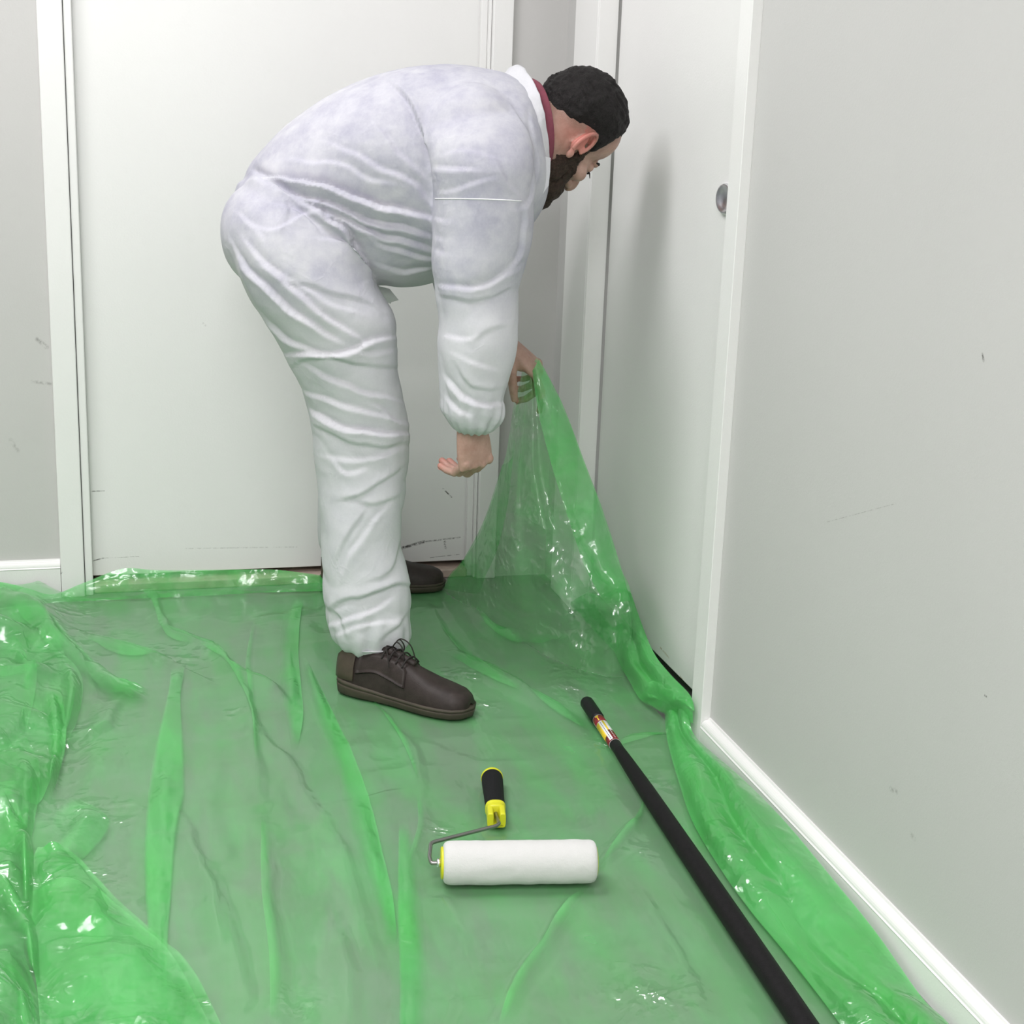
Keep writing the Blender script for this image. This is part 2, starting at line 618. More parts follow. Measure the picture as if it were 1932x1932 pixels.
arm_n = [pair(*q) for q in [
    ((830, 195), (955, 195), 2.84, .08), ((805, 240), (992, 232), 2.79, .10), ((812, 305), (1005, 300), 2.75, .105), ((820, 372), (1000, 372), 2.74, .10), ((820, 440), (1000, 436), 2.735, .095),
    ((818, 505), (985, 498), 2.73, .09), ((824, 552), (973, 545), 2.73, .085), ((832, 606), (973, 600), 2.725, .085), ((828, 660), (968, 655), 2.72, .083),
    ((832, 710), (956, 708), 2.72, .078), ((836, 750), (943, 748), 2.72, .07), ((834, 776), (945, 772), 2.72, .07), ((848, 797), (936, 794), 2.72, .058),
    ((861, 809), (921, 808), 2.72, .036)]]
arm_f = [pair(*q) for q in [
    ((835, 190), (980, 190), 3.06, .09), ((820, 260), (985, 260), 3.10, .10), ((825, 380), (985, 380), 3.12, .095), ((815, 480), (965, 470), 3.11, .085),
    ((818, 540), (955, 520), 3.09, .08), ((850, 590), (962, 570), 3.06, .072), ((890, 630), (968, 600), 3.03, .062), ((918, 652), (968, 622), 3.01, .046), ((930, 660), (966, 634), 3.005, .035)]]

suit = Geo()
for rg, n, sg in ((torso, 44, 56), (leg_n, 60, 40), (leg_f, 40, 36), (arm_n, 52, 36), (arm_f, 40, 32)):
    suit.add(*loft(rg, n, sg, 2.25))
# buttock and belly fullness, shoulder caps
suit.add(*ellipsoid(at(500, 445, 2.93), [(.085, 0, -.02), (0, .13, 0), (.01, 0, .10)]))
suit.add(*ellipsoid(at(505, 445, 3.12), [(.085, 0, -.02), (0, .13, 0), (.01, 0, .10)]))
suit.add(*ellipsoid(at(890, 262, 2.80), [(.10, 0, 0), (0, .09, 0), (0, 0, .10)]))
suit.add(*ellipsoid(at(890, 262, 3.05), [(.10, 0, 0), (0, .09, 0), (0, 0, .10)]))
me = remesh(suit, 0.0042, 12, 0.6)
V, N = coords(me), normals(me)


def pxs(P):
    """where points of the suit appear, used to place hand-drawn creases on its near side"""
    Q = (P - CP) @ CR.T
    return Q[:, :2] / Q[:, 2:3] * FPX + 966.0


UV = pxs(V)
near_side = sstep(0.1, -0.35, N[:, 1])
# creases: polyline on the near side, depth (mm), width (px), bright ridge on one side
CREASE = [
    ([(470, 318), (510, 330), (580, 338), (680, 372), (760, 398), (822, 412)], 24, 12, 1),
    ([(480, 330), (520, 352), (600, 378), (690, 412), (770, 432), (822, 446)], 15, 10, 1),
    ([(560, 375), (605, 398), (660, 420), (740, 448), (825, 470)], 14, 10, 1),
    ([(604, 388), (612, 412), (650, 432), (672, 470), (692, 500), (704, 532)], 24, 10, 1),
    ([(690, 438), (725, 462), (780, 480), (820, 482)], 7, 8, 1),
    ([(715, 500), (760, 512), (815, 500)], 5, 9, 1),
    ([(742, 160), (775, 195), (798, 245), (812, 310), (820, 378)], 16, 11, -1),
    ([(700, 225), (745, 280), (800, 340)], 5, 12, 1),
    ([(620, 270), (690, 300), (770, 350), (815, 385)], 6, 12, 1),
    ([(540, 300), (640, 310), (740, 350)], 4, 12, 1),
    ([(818, 318), (860, 318), (900, 322)], 6, 8, 1),
    ([(822, 362), (880, 352), (935, 340)], 4, 6, 1),
    ([(830, 300), (880, 285), (940, 300)], 3, 9, 1),
    ([(1000, 215), (1004, 270), (1010, 330), (988, 384), (976, 392)], 6, 7, -1),
    ([(960, 190), (990, 235), (1010, 300)], 4, 8, 1),
    ([(985, 385), (992, 420), (975, 480), (945, 520)], 7, 8, -1),
    ([(930, 300), (950, 330), (985, 378)], 4, 7, 1),
    ([(818, 540), (870, 545), (930, 530), (975, 500)], 7, 9, 1),
    ([(822, 562), (880, 566), (940, 552), (972, 545)], 5, 7, -1),
    ([(834, 632), (868, 640), (905, 632)], 4, 8, 1),
    ([(960, 610), (925, 622), (900, 640)], 3, 8, 1),
    ([(850, 668), (900, 690), (945, 700)], 3, 9, 1),
    ([(835, 715), (865, 745), (905, 765), (945, 762)], 9, 9, 1),
    ([(836, 748), (860, 772), (895, 785)], 6, 7, 1),
    ([(862, 700), (890, 735), (940, 735)], 5, 8, -1),
    ([(445, 470), (500, 545), (570, 600), (640, 640)], 12, 13, 1),
    ([(470, 460), (540, 535), (610, 590), (690, 640)], 12, 12, 1),
    ([(500, 500), (580, 545), (680, 590)], 5, 12, 1),
    ([(480, 590), (540, 640), (610, 668)], 7, 11, 1),
    ([(520, 530), (620, 545), (730, 590)], 4, 14, -1),
    ([(548, 668), (610, 664), (660, 660), (700, 640), (745, 632)], 13, 9, 1),
    ([(560, 690), (620, 668), (690, 690), (750, 690)], 7, 9, -1),
    ([(655, 655), (700, 665), (745, 655)], 6, 7, 1),
    ([(580, 690), (640, 720), (700, 745), (760, 752)], 8, 10, 1),
    ([(575, 735), (640, 760), (700, 782), (765, 796)], 8, 10, 1),
    ([(590, 772), (640, 805), (700, 818), (768, 822)], 16, 9, 1),
    ([(592, 800), (650, 835), (710, 845), (768, 842)], 8, 8, -1),
    ([(690, 760), (730, 780), (742, 790)], 6, 8, 1),
    ([(600, 860), (660, 870), (720, 860), (764, 852)], 5, 9, 1),
    ([(620, 865), (650, 890), (690, 880)], 4, 9, 1),
    ([(765, 880), (720, 905), (670, 935), (640, 945)], 6, 9, 1),
    ([(735, 950), (690, 1000), (655, 1060), (640, 1110)], 5, 7, -1),
    ([(690, 960), (660, 1010), (642, 1060)], 4, 8, 1),
    ([(760, 935), (715, 950), (668, 940)], 5, 8, 1),
    ([(755, 1010), (735, 1070), (700, 1090)], 4, 11, 1),
    ([(770, 1110), (720, 1105), (660, 1130), (625, 1150)], 9, 14, 1),
    ([(620, 1180), (680, 1160), (740, 1120)], 6, 12, 1),
    ([(640, 1195), (690, 1180), (750, 1175)], 5, 8, 1),
    ([(625, 1150), (650, 1170), (665, 1205)], 5, 8, -1),
    ([(765, 1160), (740, 1190), (720, 1212)], 5, 8, 1),
    ([(520, 385), (560, 400), (600, 440)], 6, 9, 1),
    ([(470, 420), (520, 428), (560, 415), (600, 395)], 5, 9, 1),
    ([(535, 370), (545, 400), (535, 440)], 4, 7, 1),
    ([(600, 450), (660, 460), (690, 480)], 5, 9, 1),
    ([(445, 400), (480, 425), (500, 455)], 4, 10, 1),
]
D = np.zeros(len(V))
jit = np.stack([fbm(UV, 1 / 70., 3, 2), fbm(UV, 1 / 70., 9, 2)], 1) * 6
for line, mm, w, s in CREASE:
    line = cat_rom(line, len(line) * 4)
    lo, hi = line.min(0) - 5 * w - 10, line.max(0) + 5 * w + 10
    k = np.where((UV[:, 0] > lo[0]) & (UV[:, 0] < hi[0]) & (UV[:, 1] > lo[1]) & (UV[:, 1] < hi[1]) & (near_side > 0.01))[0]
    if not len(k):
        continue
    d, sd, t = poly_dist(UV[k] + jit[k], line)
    taper = np.clip(np.sin(np.pi * np.clip(t, 0.03, 0.97)) ** 0.6, 0, 1)
    sgn = d * sd * s
    g = np.where(sgn > 0, 0.95 * np.exp(-sgn / (1.5 * w)), -0.95 * np.exp(sgn / (0.75 * w))) * sstep(0, 2.6, np.abs(sgn))
    D[k] += mm * 0.00095 * g * taper * near_side[k]
# soft random rumpling of the thin fabric
q1 = fbm(V, 9, 5, 2)
q2 = ridged(V, 26, 11, 3)
leg_w = sstep(0.85, 0.6, V[:, 2])
slv = sstep(0.95, 0.8, V[:, 2]) * (V[:, 1] < 2.83) * (V[:, 0] > .55)
fold = np.abs(vnoise(V @ np.array([[1, 0, .5], [0, 1, 0], [-.6, 0, 1]]) * np.array([.75, 1, 1.25]), 12, 15)) + .25 * np.abs(vnoise(V, 27, 16))
D += 0.0024 * q1 + 0.0003 * q2 + 0.0042 * (fold - .4) * np.maximum(leg_w, .8 * slv)
# waist elastic on the back, puckered cuffs
dw, _, _ = poly_dist(UV, [(455, 335), (480, 322), (520, 345), (610, 400)])
D += -0.006 * np.exp(-(dw / 8.0) ** 2)
# gathers above the elastic cuffs
for (cx_, cy_, yy, px0, px1, n_) in ((890, 780, 2.72, 755, 812, 17), (702, 1200, 2.81, 1165, 1225, 15)):
    c0 = at(cx_, cy_, yy)
    k = (np.linalg.norm((V - c0)[:, :2], axis=1) < .12) & (UV[:, 1] > px0 - 40) & (UV[:, 1] < px1 + 40) & (np.abs(V[:, 1] - yy) < .11)
    an = np.arctan2(V[:, 1] - c0[1], V[:, 0] - c0[0])
    D += k * .0038 * np.sin(an * n_ + 2.5 * fbm(V, 9, 3, 2)) * np.exp(-((UV[:, 1] - px1) / (px1 - px0)) ** 2) * (0.6 + .6 * vnoise(V, 25, 8))
V = V + N * D[:, None]
ed = np.empty(len(me.edges) * 2, int)
me.edges.foreach_get('vertices', ed)
ed = ed.reshape(-1, 2)
deg = np.bincount(ed.ravel(), minlength=len(V))[:, None]
for _ in range(1):
    acc = np.zeros_like(V)
    np.add.at(acc, ed[:, 0], V[ed[:, 1]])
    np.add.at(acc, ed[:, 1], V[ed[:, 0]])
    V = .5 * V + .5 * acc / deg
set_coords(me, V)
# the dark garments worn underneath show through the fabric on the upper body
under = sstep(0.80, 0.95, V[:, 2])
under *= np.clip(0.6 + 0.28 * fbm(V, 8, 21, 3, 0.6) + .22 * fbm(V, 40, 23, 3, .7), 0, 1)
arm_low = sstep(0.72, 0.86, V[:, 2]) * (V[:, 1] < 2.83)
under = np.maximum(under, arm_low * np.clip(.42 + .3 * fbm(V, 9, 33, 3, 0.6) + .22 * fbm(V, 40, 35, 3, .7), 0, 1))
under += 0.05 + 0.08 * fbm(V, 30, 40, 3, .7)
at_ = me.attributes.new('under', 'FLOAT', 'POINT')
at_.data.foreach_set('value', np.clip(under, 0, 1))
me.polygons.foreach_set('use_smooth', [True] * len(me.polygons))

mt, nt, p = new_mat('white_nonwoven_fabric')
pos = gpos(nt)
atn = nd(nt, 'ShaderNodeAttribute', attribute_name='under')
fib = noise_tex(nt, 220, 3, 0.6, pos)
c = mixc(nt, mathn(nt, 'MULTIPLY', atn.outputs['Fac'], 0.85), (0.68, 0.685, 0.715, 1), (0.40, 0.40, 0.50, 1))
c = mixc(nt, mathn(nt, 'MULTIPLY', ramp(nt, fib, 0.35, 0.7), 0.10), c, (0.97, 0.97, 0.98, 1))
nt.links.new(c, p.inputs['Base Color'])
p.inputs['Roughness'].default_value = 0.75
p.inputs['Specular IOR Level'].default_value = 0.2
rid = nd(nt, 'ShaderNodeTexNoise')
rid.noise_type = 'RIDGED_MULTIFRACTAL'
rid.inputs['Scale'].default_value = 13
rid.inputs['Detail'].default_value = 3
nt.links.new(pos, rid.inputs['Vector'])
hsum = mathn(nt, 'ADD', mathn(nt, 'MULTIPLY', rid.outputs['Fac'], 0.5), mathn(nt, 'MULTIPLY', fib, 0.08))
wvn = nd(nt, 'ShaderNodeTexNoise')
wvn.inputs['Scale'].default_value = 7
wvn.inputs['Detail'].default_value = 3
nt.links.new(pos, wvn.inputs['Vector'])
wva = nd(nt, 'ShaderNodeVectorMath', operation='MULTIPLY_ADD')
nt.links.new(wvn.outputs['Color'], wva.inputs[0])
wva.inputs[1].default_value = (.16, .16, .16)
nt.links.new(pos, wva.inputs[2])
for sc_, am_ in ((15, .55), (33, .3)):
    vo = nd(nt, 'ShaderNodeTexVoronoi', feature='DISTANCE_TO_EDGE')
    vo.inputs['Scale'].default_value = sc_
    nt.links.new(wva.outputs[0], vo.inputs['Vector'])
    ln_ = mathn(nt, 'SUBTRACT', 1.0, mathn(nt, 'DIVIDE', vo.outputs['Distance'], 0.16), True)
    msk = ramp(nt, noise_tex(nt, sc_ * .6, 2, 0.5, pos), 0.46, 0.66)
    hsum = mathn(nt, 'ADD', hsum, mathn(nt, 'MULTIPLY', mathn(nt, 'MULTIPLY', ln_, msk), am_))
bump(nt, p, hsum, 0.16, 0.006)
tr = nd(nt, 'ShaderNodeBsdfTranslucent')
tr.inputs['Color'].default_value = (0.85, 0.86, 0.9, 1)
mx = nd(nt, 'ShaderNodeMixShader')
mx.inputs[0].default_value = 0.12
nt.links.new(p.outputs[0], mx.inputs[1])
nt.links.new(tr.outputs[0], mx.inputs[2])
nt.links.new(mx.outputs[0], nt.nodes['Material Output'].inputs['Surface'])
M_suit = mt
me.materials.clear()
me.materials.append(M_suit)

man = empty('person', (0.52, 2.95, 0))
tag(man, 'bearded man bending over in a white disposable coverall, lifting the green sheet', 'person')
me.name = 'coverall'
suit_o = link(bpy.data.objects.new('coverall', me), man)
tag(suit_o, 'white disposable coverall with wrinkled legs and gathered cuffs')

# seams of the coverall: thin raised welts lying on the near side
from mathutils.bvhtree import BVHTree
bvh = BVHTree.FromPolygons([tuple(v) for v in V], [tuple(pg_.vertices) for pg_ in me.polygons])


def on_suit(px, py, off=0.0):
    r = ray(px, py)
    hit = bvh.ray_cast(Vector(CP), Vector(r).normalized())
    if hit[0] is None:
        return None
    return np.array(hit[0]) + np.array(hit[1]) * off


def welt(name, line, r, mat, parent, n=40, off=0.0):
    pts = [on_suit(a, b, off) for a, b in cat_rom(line, n)]
    pts = [q for q in pts if q is not None]
    P = np.array(pts)
    keep = [0]
    for i in range(1, len(P)):
        if np.linalg.norm(P[i] - P[keep[-1]]) < 0.06:
            keep.append(i)
    P = P[keep]
    for _ in range(2):
        P[1:-1] = (P[:-2] + 2 * P[1:-1] + P[2:]) / 4
    return Geo().add(*tube(P, r, seg=8)).build(name, mat, parent)


M_seam = simple('seam_fabric', (0.88, 0.885, 0.90), 0.8)
for ln in ([(821, 375), (860, 375), (920, 376), (984, 379)],):
    welt('seam', ln, 0.0011, M_seam, suit_o)

# loose tie hanging behind the thigh and belly
tg = Geo()
pts = [(700, 528), (715, 540), (735, 545), (752, 566)]
A = [at(a, b, 2.99) for a, b in pts]
B = [at(a + dx, b + dy, 2.99) for (a, b), (dx, dy) in zip(pts, [(5, 18), (0, 25), (2, 28), (-14, 4)])]
vv = []
for a, b in zip(A, B):
    vv += [a + (0, -.002, 0), b + (0, -.002, 0), a + (0, .002, 0), b + (0, .002, 0)]
ff = []
for i in range(3):
    k = 4 * i
    ff += [(k, k + 1, k + 5, k + 4), (k + 2, k + 6, k + 7, k + 3), (k, k + 4, k + 6, k + 2), (k + 1, k + 3, k + 7, k + 5)]
ff += [(0, 2, 3, 1), (12, 13, 15, 14)]
tg.add(vv, ff).build('fabric_flap', M_seam, suit_o)


def ring_band(name, rings, thick, mat, parent, seg=56, n=10, wob=0.0, seed=1, e=2.0):
    """closed band around an axis: outer wall through rings, inner wall offset by thick"""
    R = np.array([np.concatenate(r) for r in rings])
    R = cat_rom(R, n)
    a = np.linspace(0, 2 * math.pi, seg, endpoint=False)
    ca, sa = np.cos(a), np.sin(a)
    def wall(k):
        U = R[:, 3:6] * (1 - k / np.linalg.norm(R[:, 3:6], axis=1))[:, None]
        W = R[:, 6:9] * (1 - k / np.linalg.norm(R[:, 6:9], axis=1))[:, None]
        return R[:, None, 0:3] + ca[None, :, None] * U[:, None] + sa[None, :, None] * W[:, None]
    O, I = wall(0), wall(thick)
    if wob:
        d = O - R[:, None, 0:3]
        nz = fbm(O.reshape(-1, 3), 30, seed, 3).reshape(n, seg, 1)
        O = O + d * nz * wob
        I = I + d * nz * wob
    vs = np.concatenate([O.reshape(-1, 3), I.reshape(-1, 3)])
    fs = []
    for i in range(n - 1):
        for j in range(seg):
            j2 = (j + 1) % seg
            fs.append((i * seg + j, i * seg + j2, (i + 1) * seg + j2, (i + 1) * seg + j))
            b = n * seg
            fs.append((b + i * seg + j, b + (i + 1) * seg + j, b + (i + 1) * seg + j2, b + i * seg + j2))
    for j in range(seg):
        j2 = (j + 1) % seg
        b = n * seg
        t = (n - 1) * seg
        fs.append((t + j, t + j2, b + t + j2, b + t + j))
        fs.append((j, b + j, b + j2, j2))
    return Geo().add(vs, fs).build(name, mat, parent)


ring_band('collar', [pair((940, 150), (1000, 402), 2.90, .155), pair((958, 136), (1008, 380), 2.895, .136), pair((974, 128), (1014, 360), 2.89, .120),
                     pair((984, 128), (1020, 346), 2.885, .110)], .004, M_suit, suit_o, wob=.06, seed=4)
lp = [at(a_, b_, 2.768) for a_, b_ in [(1000, 262), (1018, 285), (1031, 296), (1039, 298), (1038, 325), (1035, 350), (1020, 372), (1004, 392), (998, 330)]]
lp2 = [q + np.array([0, .004, 0]) for q in lp]
nl = len(lp)
Geo().add(lp + lp2, [tuple(range(nl)), tuple(range(2 * nl - 1, nl - 1, -1))] + [(i, nl + i, nl + (i + 1) % nl, (i + 1) % nl) for i in range(nl)]).build('collar_point', M_suit, suit_o, smooth=False)
M_shirt = simple('maroon_shirt', (0.20, 0.045, 0.07), 0.8, var=0.1, nscale=150)
tag(ring_band('shirt_collar', [pair((980, 158), (1008, 352), 2.885, .098), pair((998, 147), (1020, 335), 2.88, .096), pair((1011, 152), (1028, 316), 2.875, .091)], .005, M_shirt, man),
    'maroon shirt collar')
ring_band('cuff', [pair((851, 797), (930, 795), 2.72, .052), pair((859, 806), (921, 805), 2.72, .038), pair((862, 813), (918, 812), 2.72, .034)], .004, M_suit, suit_o, wob=.05)
ring_band('ankle_cuff', [pair((633, 1206), (768, 1196), 2.81, .082), pair((648, 1220), (757, 1210), 2.805, .068), pair((658, 1231), (746, 1221), 2.80, .06)], .004, M_suit, suit_o, wob=.05, n=12, seed=9)
ring_band('ankle_cuff', [pair((606, 1032), (718, 1028), 3.352, .07), pair((616, 1046), (710, 1042), 3.356, .058), pair((620, 1056), (706, 1050), 3.36, .052)], .004, M_suit, suit_o, wob=.05, n=12, seed=12)

# ---- the body: head, neck, trunk, limbs and hands as one skin
EAR = at(1096, 273, 2.805)
hy_, hr_ = math.radians(24), math.radians(57)
Fw = np.array([math.cos(hr_) * math.cos(hy_), math.sin(hy_), -math.sin(hr_) * math.cos(hy_)])       # the way the face looks
Up = np.array([math.sin(hr_), 0.03, math.cos(hr_)])
Up = Up - Fw * (Up @ Fw)
Up /= np.linalg.norm(Up)
Sd = np.cross(Fw, Up)
if Sd[1] > 0:
    Sd = -Sd                                                                                    # towards the camera
HC = EAR - Sd * 0.076


def hp(f, u, s):
    return HC + Fw * f + Up * u + Sd * s


def hell(g, c, r):
    g.add(*ellipsoid(hp(*c), [Fw * r[0], Up * r[1], Sd * r[2]]))


body = Geo()
for c, r in [((.002, .047, 0), (.091, .085, .076)), ((-.028, .032, 0), (.062, .066, .070)), ((.042, .055, 0), (.053, .058, .064)), ((.045, -.015, 0), (.052, .065, .06)),
             ((.044, -.070, 0), (.05, .042, .052)), ((.080, -.102, 0), (.022, .02, .026)), ((.084, .026, 0), (.017, .010, .044)), ((.0, -.01, 0), (.07, .07, .068)),
             ((.088, -.066, 0), (.014, .012, .024)), ((.02, -.08, 0), (.05, .03, .045))]:
    hell(body, c, r)
for sd in (-1, 1):
    hell(body, (.012, -.055, .046 * sd), (.032, .036, .018))
    hell(body, (.064, -.016, .044 * sd), (.026, .02, .020))
    hell(body, (.076, .008, .032 * sd), (.012, .011, .013))
    # ear: bowl, helix rim, lobe, tragus
    tilt = -0.018
    hell(body, (-.004, .0, .074 * sd), (.012, .022, .006))
    rim = []
    for k in range(11):
        a = math.radians(-60 + k * 27)
        rim.append(hp(-.004 - .017 * math.cos(a) * 1.0 + .003, .004 + .029 * math.sin(a), (.083 + .006 * math.cos(a)) * sd))
    body.add(*tube(rim, 0.0042, 30, 10))
    hell(body, (.002, -.027, .078 * sd), (.008, .010, .005))
    hell(body, (.010, -.002, .077 * sd), (.004, .007, .004))
body.add(*tube([hp(.094, .018, 0), hp(.104, .0, 0), hp(.116, -.024, 0), hp(.112, -.036, 0)], [.009, .010, .0135, .011], 14, 12))
for sd in (-1, 1):
    hell(body, (.100, -.033, .013 * sd), (.013, .009, .008))
nb = at(985, 262, 2.90)
body.add(*tube([hp(-.015, .0, 0), hp(-.03, -.05, 0), (hp(-.045, -.10, 0) + nb) / 2, nb], [.064, .064, .066, .075], 16, 28))
core = lambda rg, k: [(c, u * k, v * k) for c, u, v in rg]
body.add(*loft(core(torso[1:], .80), 40, 32))
body.add(*loft([(c, u * .72, v * .74) for c, u, v in arm_n], 40, 20))
body.add(*loft([(c, u * .72, v * .74) for c, u, v in arm_f], 40, 20))
body.add(*loft(core(leg_n, .72), 40, 20))
body.add(*loft(core(leg_f, .72), 40, 20))


def hand(g, wrist, d, n, thumb_sign, flex, thumb_dir, sc=1.0, spread=0.06):
    """palm, four fingers of unequal length with bent joints, and a thumb leaving the side of the palm"""
    d = np.asarray(d, float) / np.linalg.norm(d)
    n = np.asarray(n, float)
    n = n - d * (n @ d)
    n /= np.linalg.norm(n)
    s = np.cross(d, n) * thumb_sign
    wrist = np.asarray(wrist, float)
    g.add(*loft([(wrist - d * .06 * sc, s * .027 * sc, n * .022 * sc), (wrist, s * .028 * sc, n * .020 * sc), (wrist + d * .03 * sc, s * .036 * sc, n * .018 * sc),
                 (wrist + d * .07 * sc, s * .042 * sc, n * .0155 * sc), (wrist + d * .098 * sc, s * .041 * sc, n * .012 * sc)], 20, 24, 2.3))
    g.add(*ellipsoid(wrist + (d * .038 + s * .022 - n * .010) * sc, [d * .030 * sc, s * .018 * sc, n * .014 * sc]))
    L = [(.043, .026, .021), (.047, .030, .022), (.044, .028, .022), (.035, .021, .019)]
    W = [.0098, .0100, .0096, .0086]
    off = [.0305, .0105, -.0100, -.0290]
    tips = []
    for i in range(4):
        p0 = wrist + (d * (.094 - .004 * abs(i - 1)) + s * off[i]) * sc
        g.add(*ellipsoid(p0 + n * .003 * sc, [d * .012 * sc, s * .011 * sc, n * .011 * sc]))
        dd = d + s * spread * (1.5 - i)
        dd /= np.linalg.norm(dd)
        ang = 0.0
        for k in range(3):
            ang += math.radians(flex[i][k])
            seg = dd * math.cos(ang) - n * math.sin(ang)
            p1 = p0 + seg * L[i][k] * sc
            g.add(*capsule(p0, p1, W[i] * sc * (1 - .09 * k), W[i] * sc * (.93 - .09 * k)))
            p0 = p1
        tips.append((p0, seg, math.cos(ang) * n + math.sin(ang) * dd))
    t0 = wrist + (d * .022 + s * .026 - n * .006) * sc
    td = [d * q[0] + s * q[1] - n * q[2] for q in thumb_dir]
    for k, (ln, ra, rb) in enumerate([(.040, .0135, .0115), (.033, .0112, .0105), (.026, .0104, .0085)]):
        q = td[k] / np.linalg.norm(td[k])
        t1 = t0 + q * ln * sc
        g.add(*capsule(t0, t1, ra * sc, rb * sc))
        t0 = t1
    return tips


wr_n = at(888, 786, 2.72)
tips_n = hand(body, wr_n, (.14, .03, -1), (.50, -.86, .05), -1, [(52, 45, 22), (55, 46, 20), (58, 44, 18), (54, 40, 16)],
              [(.6, .5, .6), (.9, .2, .5), (1, .0, .5)], 1.0)
wr_f = at(958, 650, 2.99)
tips_f = hand(body, wr_f, (.74, -.10, -.62), (.62, -.42, .66), 1, [(28, 22, 10), (52, 45, 25), (62, 50, 25), (66, 50, 25)],
              [(.7, .6, .7), (.9, .2, .8), (1, .0, .9)], 0.90)
bme = remesh(body, 0.0023, 4, 0.5)
bme.name = 'body'
BV, BN = coords(bme), normals(bme)
L = np.stack([(BV - HC) @ Fw, (BV - HC) @ Up, (BV - HC) @ Sd], 1)
is_head = (np.abs(L[:, 0]) < .16) & (L[:, 1] > -.16) & (L[:, 1] < .2) & (np.abs(L[:, 2]) < .13)
# red of the ear and neck: a colour of the skin itself
red = 0.9 * np.exp(-(((L[:, 0] + .004) / .03) ** 2 + ((L[:, 1] - .012) / .032) ** 2)) * (np.abs(L[:, 2]) > .07) * is_head
red += 0.35 * np.exp(-(((L[:, 0] + .03) / .035) ** 2 + ((L[:, 1] + .012) / .03) ** 2)) * is_head
tip_red = np.zeros(len(BV))
for tp, _, _ in tips_n + tips_f:
    tip_red = np.maximum(tip_red, 0.5 * np.exp(-(np.linalg.norm(BV - tp, axis=1) / .016) ** 2))
a_ = bme.attributes.new('red', 'FLOAT', 'POINT')
a_.data.foreach_set('value', np.clip(red + tip_red, 0, 1))
bme.polygons.foreach_set('use_smooth', [True] * len(bme.polygons))
mt, nt, p = new_mat('skin')
pos = gpos(nt)
atn = nd(nt, 'ShaderNodeAttribute', attribute_name='red')
c = mixc(nt, ramp(nt, noise_tex(nt, 45, 4, 0.65, pos), 0.3, 0.72), (0.40, 0.235, 0.185, 1), (0.53, 0.345, 0.28, 1))
c = mixc(nt, atn.outputs['Fac'], c, (0.60, 0.20, 0.165, 1))
ats = nd(nt, 'ShaderNodeAttribute', attribute_name='stubble')
c = mixc(nt, mathn(nt, 'MULTIPLY', ats.outputs['Fac'], ramp(nt, noise_tex(nt, 700, 2, 0.6, pos), 0.2, 0.65)), c, (0.05, 0.035, 0.028, 1))
nt.links.new(c, p.inputs['Base Color'])
p.inputs['Roughness'].default_value = 0.5
p.inputs['Subsurface Weight'].default_value = 0.12
p.inputs['Subsurface Radius'].default_value = (0.008, 0.003, 0.002)
bump(nt, p, noise_tex(nt, 420, 3, 0.6, pos), 0.25, 0.0012)
M_skin = mt
bme.materials.clear()
bme.materials.append(M_skin)
body_o = link(bpy.data.objects.new('body', bme), man)

# finger nails
M_nail = simple('nail', (0.55, 0.36, 0.31), 0.3)
for tp, dr, nn in tips_n + tips_f:
    Geo().add(*ellipsoid(tp + nn * .0066 - dr * .001, [dr * .0055, np.cross(dr, nn) * .0045, nn * .0012], 12)).build('finger_nail', M_nail, body_o)


def fur(name, off, mat, parent, seed):
    """short hair growing out of the skin: follows the head, thickness fades out at the hairline"""
    nzf = 0.0022 * ridged(np.stack([L[:, 0] * 0.5, L[:, 1], L[:, 2]], 1), 95, seed, 2) + 0.0015 * fbm(L, 60, seed + 3, 2)
    o = off + nzf * sstep(-.002, .004, off)
    keepv = is_head & (o > -.0012)
    W = BV + BN * np.clip(o, -.002, .03)[:, None]
    idx = -np.ones(len(BV), int)
    k = np.where(keepv)[0]
    idx[k] = np.arange(len(k))
    fs = []
    for pl in bme.polygons:
        q = [idx[i] for i in pl.vertices]
        if min(q) >= 0:
            fs.append(tuple(q))
    return mesh_obj(name, W[k], fs, mat, parent)


f_, u_, s_ = L[:, 0], L[:, 1], np.abs(L[:, 2])
# lower hairline as height u over depth f, seen from the side
hl = np.interp(f_, [-.12, -.10, -.07, -.045, -.025, .005, .018, .030, .042, .060, .080, .11], [-.016, -.012, -.002, .012, .030, .042, .032, .012, .034, .058, .088, .104])
front = np.interp(u_, [.04, .07, .10, .125], [.036, .042, .055, .055]) + .034 * np.clip(1 - s_ / .055, 0, 1)
hair = np.clip((u_ - hl) / .045, -1, 1) * .0065
hair = np.minimum(hair, np.clip((front - f_) / .03, -1, 1) * .0075)
hair = np.where(np.linalg.norm(np.stack([(f_ + .012) / .030, (u_ - .135) / .03, s_ / .03], 1), axis=1) < 1, hair * .35, hair)
